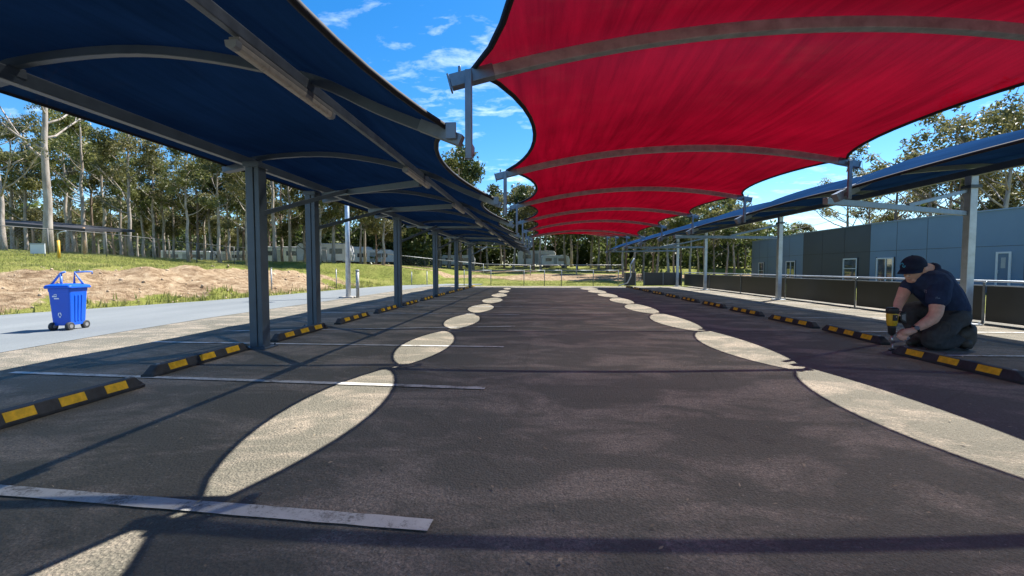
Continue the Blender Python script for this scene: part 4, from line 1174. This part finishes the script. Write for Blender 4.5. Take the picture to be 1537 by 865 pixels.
def person():
    t = thing('person', G(1412, 524), 'man in a navy cap, navy polo shirt and black work trousers kneeling with a drill', 'person')
    # head frame
    hc = W(1371, 402, 6.93)
    F = V((-.84, -.40, -.27)).normalized(); S_ = F.cross(V((0, 0, 1))).normalized(); U = S_.cross(F).normalized()
    rot = Matrix((F, -S_, U)).transposed()      # local x forward, y left, z up
    def H(x, y, z): return hc + rot @ V((x, y, z))
    k = .01095
    mb = MB()
    mb.ball(H(-.012, 0, .03), .166, .142, .155, 18, 12, rot)              # skull
    mb.ball(H(.045, 0, -.075), .118, .108, .135, 16, 10, rot)             # face
    mb.ball(H(.085, 0, -.175), .066, .070, .050, 14, 8, rot)             # chin and jaw
    mb.ball(H(.02, .075, -.10), .08, .04, .08, 12, 8, rot); mb.ball(H(.02, -.075, -.10), .08, .04, .08, 12, 8, rot)
    capsules(mb, [(H(.155, 0, -.02), .018), (H(.20, 0, -.085), .027)], 10) # nose
    mb.ball(H(.172, .022, -.09), .02, .016, .014, 8, 6, rot); mb.ball(H(.172, -.022, -.09), .02, .016, .014, 8, 6, rot)
    mb.ball(H(.128, .052, .015), .03, .045, .018, 10, 6, rot); mb.ball(H(.128, -.052, .015), .03, .045, .018, 10, 6, rot)  # brow
    mb.ball(H(.158, 0, -.13), .020, .040, .012, 10, 6, rot); mb.ball(H(.152, 0, -.152), .020, .034, .012, 10, 6, rot)      # lips
    for s in (1, -1):                                                      # ears
        for q in range(8):
            a = q / 7 * 4.4 - 1.1
            mb.ball(H(-.015 - .028 * math.sin(a), s * .147, -.045 + .042 * math.cos(a)), .013, .012, .013, 8, 6)
        mb.ball(H(-.01, s * .140, -.05), .025, .012, .035, 8, 6, rot)
    capsules(mb, C((1378, 406, 6.93, 12), (1390, 408, 6.94, 12.5), (1400, 420, 6.94, 14)))
    # trunk and limbs under the clothes
    capsules(mb, C((1402, 424, 6.8, 15), (1402, 424, 7.08, 15))); capsules(mb, C((1402, 424, 6.94, 17), (1424, 452, 6.95, 19), (1434, 474, 6.95, 17)))
    capsules(mb, C((1409, 428, 6.70, 10), (1407, 450, 6.64, 9.2), (1405, 470, 6.60, 7.6), (1399, 479, 6.60, 7.6), (1386, 487, 6.61, 6.6), (1372.5, 495, 6.62, 4.6)))
    capsules(mb, C((1380, 424, 7.10, 10), (1359, 434, 7.04, 8.0), (1354, 446, 6.98, 7.2), (1349, 456, 6.88, 6.2), (1346.5, 465, 6.79, 4.6)))
    capsules(mb, C((1432, 474, 6.83, 12), (1398, 513, 6.76, 7), (1440, 506, 6.82, 5.5)))
    capsules(mb, C((1430, 474, 7.06, 12), (1364, 467, 7.22, 7), (1379, 506, 7.18, 6)))
    # left hand: palm, four curled fingers, thumb
    palm = C((1371, 496, 6.62, 4.2), (1364, 498, 6.615, 5.2), (1359, 499.5, 6.61, 4.6)); capsules(mb, palm)
    mb.ball(W(1361, 500, 6.64), 5.5 * k, 3.5 * k, 4.6 * k, 12, 8)
    for i, (kx, ky, tx, ty, y) in enumerate(((1353.6, 498.4, 1347.6, 507.0, 6.655), (1355.6, 501.0, 1351.2, 510.4, 6.635), (1358.8, 502.6, 1355.4, 511.6, 6.615), (1362.4, 503.4, 1359.8, 510.0, 6.60))):
        capsules(mb, C((1360.5 + i, 498.6 + i * .6, 6.62, 2.4), (kx, ky, y, 1.75), (kx + (tx - kx) * .55 - 1.3, ky + (ty - ky) * .45, y, 1.5), (tx - .4, ky + (ty - ky) * .8, y, 1.35), (tx + .6, ty, y + .01, 1.15)), 10)
    capsules(mb, C((1361, 496, 6.68, 2.5), (1354.5, 495.8, 6.70, 2.0), (1349.5, 498.4, 6.70, 1.7), (1347, 501.2, 6.70, 1.35)), 10)
    # right hand closed round the drill handle (handle runs along the photo's x)
    hy = 6.70
    capsules(mb, C((1347, 465, 6.785, 4.4), (1348.5, 470, 6.765, 4.6), (1349, 475, 6.765, 4.4)))
    for i, fx in enumerate((1345.2, 1347.6, 1350.0, 1352.2)):
        l = (1.0, 1.05, 1.0, .85)[i]; ch = []
        for a in (60, 115, 170, 225):
            q = R(a)
            ch.append((W(fx, 474.5, hy) + V((0, math.cos(q - R(60)) * .058 * l + .004, math.sin(q - R(60)) * .052)), (2.0, 1.9, 1.7, 1.4)[len(ch)] * k))
        capsules(mb, ch, 10)
    capsules(mb, C((1346, 470, 6.74, 2.5), (1343.6, 473, 6.655, 2.1), (1344.5, 476, 6.628, 1.7)), 10)
    body = grown('body', mb, .0078, M['skin'], t, 4)
    # eyes
    for s in (1, -1):
        e = MB(); e.ball(H(.128, s * .048, -.018), .018, .020, .012, 10, 8, rot); e.build('eye', M['white_body'], body)
    # hair under the cap
    mb = MB(); mb.ball(H(-.03, 0, -.005), .157, .148, .095, 20, 12, rot); mb.build('hair', M['hair'], body)
    # cap
    mb = MB(); vs = []; n, m_ = 28, 12
    for j in range(m_ + 1):
        e = j / m_ * R(96)
        for i in range(n):
            a = 2 * math.pi * i / n
            seam = 1 - .012 * (abs(math.cos(3 * a)) ** 24)
            vs.append(H(-.010 + .188 * math.sin(e) * math.cos(a) * seam, .160 * math.sin(e) * math.sin(a) * seam, .028 + .164 * math.cos(e)))
    fs = [(j * n + i, (j + 1) * n + i, (j + 1) * n + (i + 1) % n, j * n + (i + 1) % n) for j in range(m_) for i in range(n)]
    mb.add(vs, fs, True); mb.ball(H(-.010, 0, .194), .018, .018, .009, 10, 6, rot)
    cap = mb.build('cap', M['cap'], body)
    mb = MB(); vs = []; nu, nv = 22, 6
    for z in (0, -.009):
        for j in range(nv + 1):
            q = j / nv
            for i in range(nu + 1):
                a = R(-74 + 148 * i / nu)
                x = -.012 + .178 * math.cos(a) + q * .140 * math.cos(a) ** .8 if math.cos(a) > 0 else 0
                yv = .153 * math.sin(a) * (1 + .03 * q)
                vs.append(H(x, yv, .020 + z - .038 * (yv / .16) ** 2 * (.4 + .6 * q) - .028 * q))
    w_ = nu + 1; o1 = w_ * (nv + 1)
    fs = []
    for j in range(nv):
        for i in range(nu):
            a = j * w_ + i; fs += [(a, a + 1, a + w_ + 1, a + w_), (o1 + a, o1 + a + w_, o1 + a + w_ + 1, o1 + a + 1)]
    for i in range(nu): a = nv * w_ + i; fs += [(a, a + 1, o1 + a + 1, o1 + a)]
    for j in range(nv): a = j * w_; fs += [(a, a + w_, o1 + a + w_, o1 + a), (a + nu, o1 + a + nu, o1 + a + nu + w_, a + nu + w_)]
    mb.add(vs, fs, True); mb.build('brim', M['cap'], cap)
    # shirt
    mb = MB()
    capsules(mb, C((1403, 424, 6.78, 16.5), (1403, 424, 7.10, 16.5)))
    capsules(mb, C((1393, 423, 6.86, 16), (1393, 423, 7.04, 16)))
    capsules(mb, C((1406, 423, 6.86, 18.5), (1416, 440, 6.86, 19.5), (1427, 457, 6.85, 18.5), (1432, 463, 6.85, 17)))
    capsules(mb, C((1406, 423, 7.02, 18.5), (1416, 440, 7.03, 19.5), (1427, 457, 7.02, 18.5), (1432, 463, 7.02, 17)))
    capsules(mb, C((1386, 434, 6.95, 13), (1402, 450, 6.95, 14)))
    capsules(mb, C((1410, 428, 6.72, 13.5), (1408.5, 440, 6.67, 12.8), (1407.5, 449.5, 6.64, 12.2)))
    capsules(mb, C((1382, 422, 7.10, 13), (1365, 428, 7.06, 10), (1360.5, 434, 7.03, 8.6)))
    # collar roll
    ax = (W(1378, 406, 6.93) - W(1400, 420, 6.94)).normalized(); cc = W(1391.5, 410.5, 6.94); q1 = ax.orthogonal().normalized(); q2 = ax.cross(q1)
    ring = [cc + (q1 * math.cos(R(20 * i)) + q2 * math.sin(R(20 * i))) * 14.2 * k for i in range(19)]
    capsules(mb, [(p, 3.0 * k) for p in ring], 8)
    shirt = grown('polo_shirt', mb, .011, M['shirt'], body, 4, .018, 5.6, (1, 1, .6))
    # trousers
    mb = MB()
    capsules(mb, C((1434, 468, 6.83, 15.5), (1434, 468, 7.06, 15.5))); capsules(mb, C((1435, 476, 6.80, 15.5), (1435, 476, 7.08, 15.5)))
    capsules(mb, C((1432, 477, 6.79, 16), (1414, 494, 6.76, 14.5), (1399, 509, 6.75, 12.5), (1397.5, 512, 6.75, 11)))
    capsules(mb, C((1399, 513.5, 6.76, 10.5), (1420, 513.5, 6.80, 10.5), (1434, 509, 6.82, 9), (1441, 504, 6.82, 8.2)))
    capsules(mb, C((1428, 473, 7.10, 16.5), (1392, 466, 7.18, 14), (1365, 467, 7.22, 12)))
    capsules(mb, C((1364, 468, 7.22, 11.5), (1369, 488, 7.20, 10), (1378, 506, 7.18, 8.8)))
    trousers = grown('work_trousers', mb, .0115, M['trousers'], body, 3, .024, 5.2, (1, 1, 1))
    # boots
    def boot(a, b, sole_dir, y, scale=1.0):
        pass
    mb = MB()
    capsules(mb, C((1443, 503, 6.80, 8.5), (1451, 500, 6.80, 9.0), (1455, 494, 6.80, 8.0)))
    capsules(mb, C((1454, 497, 6.79, 8.4), (1453.5, 510, 6.79, 8.4), (1450, 517, 6.79, 7.8)))
    capsules(mb, C((1450, 516, 6.75, 6.5), (1450, 516, 6.84, 6.5)))
    bt = grown('boot', mb, .012, M['boot'], body, 4, .004, 14)
    mb = MB(); s1 = []
    for px, py in ((1457, 487), (1461, 487), (1464, 493), (1465, 505), (1464, 516), (1460, 524), (1453, 525.5), (1449, 524.5), (1456, 521), (1459.5, 514), (1460, 503), (1459, 494)):
        s1.append(W(px, py, 6.715))
    mb.prism(s1, (0, .17, 0)); mb.build('sole', M['black'], bt, .012)
    mb = MB()
    capsules(mb, C((1381, 505, 7.12, 9), (1379, 510, 7.11, 7.5), (1371, 513, 7.10, 5.8), (1365, 514.5, 7.09, 4.4)))
    capsules(mb, C((1384, 509, 7.12, 7.5), (1372, 513.5, 7.13, 5.8)))
    bt = grown('boot', mb, .012, M['boot'], body, 4, .004, 14)
    mb = MB(); zb = .002
    foot = [(G(1361, 517.5).x, 7.35), (G(1361, 517.5).x + .02, 7.50), (G(1361, 517.5).x + .36, 7.53), (G(1361, 517.5).x + .40, 7.45), (G(1361, 517.5).x + .37, 7.36)]
    mb.prism([(x, y, zb) for x, y in foot], (0, 0, .045)); mb.build('sole', M['black'], bt, .01)
    # wrist watch
    wa, wb = W(1372.5, 495, 6.62), W(1386, 487, 6.61); d = (wb - wa).normalized(); wc = wa + d * .018
    q1 = d.orthogonal().normalized(); q2 = d.cross(q1)
    mb = MB(); mb.tube([wc - d * .016, wc + d * .016], 5.3 * k, 16); wt = mb.build('watch', M['black'], body)
    out = (V((0, 0, CAM_H)) - wc); out = (out - d * out.dot(d)).normalized()
    mb = MB(); mb.tube([wc + out * 5.0 * k, wc + out * 6.3 * k], .030, 14); mb.build('watch_case', M['metal'], wt)
    # embroidery laid on the cloth
    def decal(name, target, polys, m, off=.004):
        me = target.data; mw = world_of(target)
        bv = BVHTree.FromPolygons([mw @ v.co for v in me.vertices], [tuple(p.vertices) for p in me.polygons])
        mb = MB(); cam_p = V((0, 0, CAM_H))
        for poly in polys:
            pts = []
            for px, py in poly:
                h = bv.ray_cast(cam_p, ray(px, py).normalized())
                if h[0] is None: pts = []; break
                pts.append(h[0] + h[1] * off * (1 if h[1].dot(ray(px, py)) < 0 else -1))
            if pts: mb.add(pts, [tuple(range(len(pts)))])
        if mb.v: return mb.build(name, m, target)
    def arc(cx, cy, r, a0, a1, w, n=9):
        out = []
        for i in range(n):
            a, b = R(a0 + (a1 - a0) * i / n), R(a0 + (a1 - a0) * (i + 1) / n)
            out.append([(cx + math.cos(q) * rr, cy + math.sin(q) * rr) for q, rr in ((a, r - w), (a, r + w), (b, r + w), (b, r - w))])
        return out
    decal('emblem', cap, arc(1354.2, 397.2, 1.9, 150, 400, .55) + arc(1357, 399.6, 1.7, -40, 230, .5), M['logo_blue'])
    decal('chest_badge', shirt, [[(1387, 434.5), (1391.5, 435.5), (1391.8, 437), (1387.2, 436)], [(1387.2, 436.8), (1391.6, 437.8), (1391.4, 440), (1387.6, 438.8)]], M['logo_grey'])
    decal('sleeve_mark', shirt, [[(1404.5, 446), (1405.3, 446), (1405.3, 448.5), (1404.5, 448.5)], [(1406.2, 445.5), (1407, 445.5), (1407, 448.5), (1406.2, 448.5)], [(1407.6, 447.4), (1411, 447.4), (1411, 448.4), (1407.6, 448.4)]], M['logo_grey'])
    # thigh pocket with flap
    def strip(pts, w):
        out = []
        for (x0, y0), (x1, y1) in zip(pts, pts[1:]):
            L = math.hypot(x1 - x0, y1 - y0); nx, ny = -(y1 - y0) / L * w, (x1 - x0) / L * w
            out.append([(x0 + nx, y0 + ny), (x0 - nx, y0 - ny), (x1 - nx, y1 - ny), (x1 + nx, y1 + ny)])
        return out
    decal('pocket_flap', trousers, strip([(1413, 484), (1419, 484.5), (1426, 487)], 1.6) + strip([(1413.5, 486), (1409, 497)], .5) + strip([(1426, 489), (1424, 498), (1417, 503)], .5), M['boot'], .007)
    decal('belt', trousers, strip([(1424, 472), (1430, 470.5), (1437, 468.5), (1444, 465.5), (1448, 463)], 1.5), M['black'], .006)
    # ---- drill
    A = lambda px, py, y=6.70: W(px, py, y)
    t2 = thing('power_drill', A(1340, 526, 6.66), 'yellow and black cordless drill held upright with its bit on the asphalt', 'drill')
    top = A(1339.5, 461.5); low = A(1338.8, 488)
    d = (low - top).normalized()
    mb = MB(); mb.tube([top, top + d * .02, top + d * .085, top + d * .095], [.055, .080, .082, .074], 18)
    for i in range(6):
        a = top + d * (.03 + .01 * i)
    mb.build('motor_cap', M['black'], t2, .004)
    mb = MB(); mb.tube([top + d * .094, top + d * .13, top + d * .24, top + d * .285], [.072, .076, .068, .058], 18); mb.build('housing', M['tool_yellow'], t2, .003)
    mb = MB(); p0 = top + d * .15
    mb.box(p0.x - .04, p0.x + .02, p0.y - .085, p0.y - .055, p0.z - .05, p0.z + .04); mb.build('side_label', M['black'], t2, .006)
    mb = MB(); mb.tube([top + d * .284, top + d * .31, top + d * .40, top + d * .43], [.056, .052, .046, .026], 16); mb.build('chuck', M['black'], t2)
    tip = A(1340, 526.5, 6.66); c1 = top + d * .425
    mb = MB(); mb.tube([c1, tip + (c1 - tip) * .45], .014, 8); mb.tube([c1.lerp(tip, .5), tip], [.009, .007], 8); mb.build('drill_bit', M['metal'], t2)
    mb = MB(); mb.sweep([A(1342, 473.5), A(1355, 475.5)], .070, .066); mb.build('handle', M['black'], t2, .02)
    mb = MB(); q0, q1 = A(1352, 470), A(1361.5, 468)
    yy = 6.63
    mb.prism([W(1352, 471, yy), W(1352, 482, yy), W(1360, 487, yy), W(1361.5, 484, yy), W(1361.5, 469, yy), W(1359, 467.5, yy)], (0, .14, 0)); b2 = mb.build('battery', M['black'], t2, .012)
    mb = MB(); mb.prism([W(1354, 473, yy - .006), W(1354, 479.5, yy - .006), W(1359.5, 482, yy - .006), W(1359.5, 471.5, yy - .006)], (0, .004, 0)); mb.build('battery_badge', M['grey_plastic'], b2)
    mb = MB(); mb.sweep([A(1344.5, 477.8), A(1347, 479.2)], .03, .03); mb.build('trigger', M['tool_yellow'], t2, .006)
    mb = MB(); mb.tube([(tip.x, tip.y, .003), (tip.x, tip.y, .022)], .055, 14)
    mb.tube([(tip.x, tip.y, .022), (tip.x, tip.y, .034)], .03, 10)
    tag(mb.build('anchor_bolt', M['black']), 'small black anchor bolt under the tip of the drill bit', 'bolt')
person()


# ------------------------------------------------------------------ light
SUN = V((.50, .48, 1.0)).normalized()
el = math.asin(SUN.z); az = math.atan2(SUN.x, SUN.y)
sd = bpy.data.lights.new('sun', 'SUN'); sd.energy = 3.7; sd.angle = R(.53); sd.color = (1, .95, .87)
so = bpy.data.objects.new('sun', sd); COL.objects.link(so); so.location = (0, 0, 30)
so.rotation_euler = SUN.to_track_quat('Z', 'Y').to_euler()

w = bpy.data.worlds.new('World'); SC.world = w; w.use_nodes = True
nt = w.node_tree; bg = nt.nodes['Background']
sky = nt.nodes.new('ShaderNodeTexSky'); sky.sky_type = 'NISHITA'; sky.sun_disc = False
sky.sun_elevation = el; sky.sun_rotation = az
sky.air_density = 1.0; sky.dust_density = .25; sky.ozone_density = 4.0; sky.altitude = 100
gam = nt.nodes.new('ShaderNodeHueSaturation'); gam.inputs['Saturation'].default_value = 1.36; gam.inputs['Value'].default_value = .60
nt.links.new(sky.outputs[0], gam.inputs['Color'])
tc = nt.nodes.new('ShaderNodeTexCoord')
sep = nt.nodes.new('ShaderNodeSeparateXYZ'); nt.links.new(tc.outputs['Generated'], sep.inputs[0])
mx = N(nt, 'ShaderNodeMath', operation='MAXIMUM'); nt.links.new(sep.outputs['Z'], mx.inputs[0]); mx.inputs[1].default_value = .03
ad = N(nt, 'ShaderNodeMath', operation='ADD'); nt.links.new(mx.outputs[0], ad.inputs[0]); ad.inputs[1].default_value = .12
dv = N(nt, 'ShaderNodeVectorMath', operation='DIVIDE'); nt.links.new(tc.outputs['Generated'], dv.inputs[0])
cb = nt.nodes.new('ShaderNodeCombineXYZ')
for i in range(3): nt.links.new(ad.outputs[0], cb.inputs[i])
nt.links.new(cb.outputs[0], dv.inputs[1])
mp = nt.nodes.new('ShaderNodeMapping'); mp.inputs['Scale'].default_value = (1.0, 1.5, 0); mp.inputs['Rotation'].default_value = (0, 0, .3); mp.inputs['Location'].default_value = (.35, 1.2, 0)
nt.links.new(dv.outputs[0], mp.inputs['Vector'])
n1 = noise(nt, mp.outputs[0], 1.5, 9, .62, .5); n2 = noise(nt, mp.outputs[0], 6.5, 8, .6, .3)
mm = N(nt, 'ShaderNodeMath', operation='MULTIPLY'); nt.links.new(n1.outputs[0], mm.inputs[0]); nt.links.new(n2.outputs[0], mm.inputs[1])
cr = ramp(nt, mm.outputs[0], [(.26, (0, 0, 0)), (.60, (.75, .75, .75))])
lp = mixc(nt, cr.outputs[0], gam.outputs[0], (6.2, 6.7, 7.4))
nt.links.new(lp, bg.inputs['Color']); bg.inputs['Strength'].default_value = .115

SC.view_settings.view_transform = 'Standard'; SC.view_settings.look = 'None'
SC.view_settings.exposure = 1.68; SC.view_settings.gamma = 1
SC.render.engine = 'CYCLES'
SC.cycles.max_bounces = 8; SC.cycles.transparent_max_bounces = 16
SC.cycles.use_denoising = True
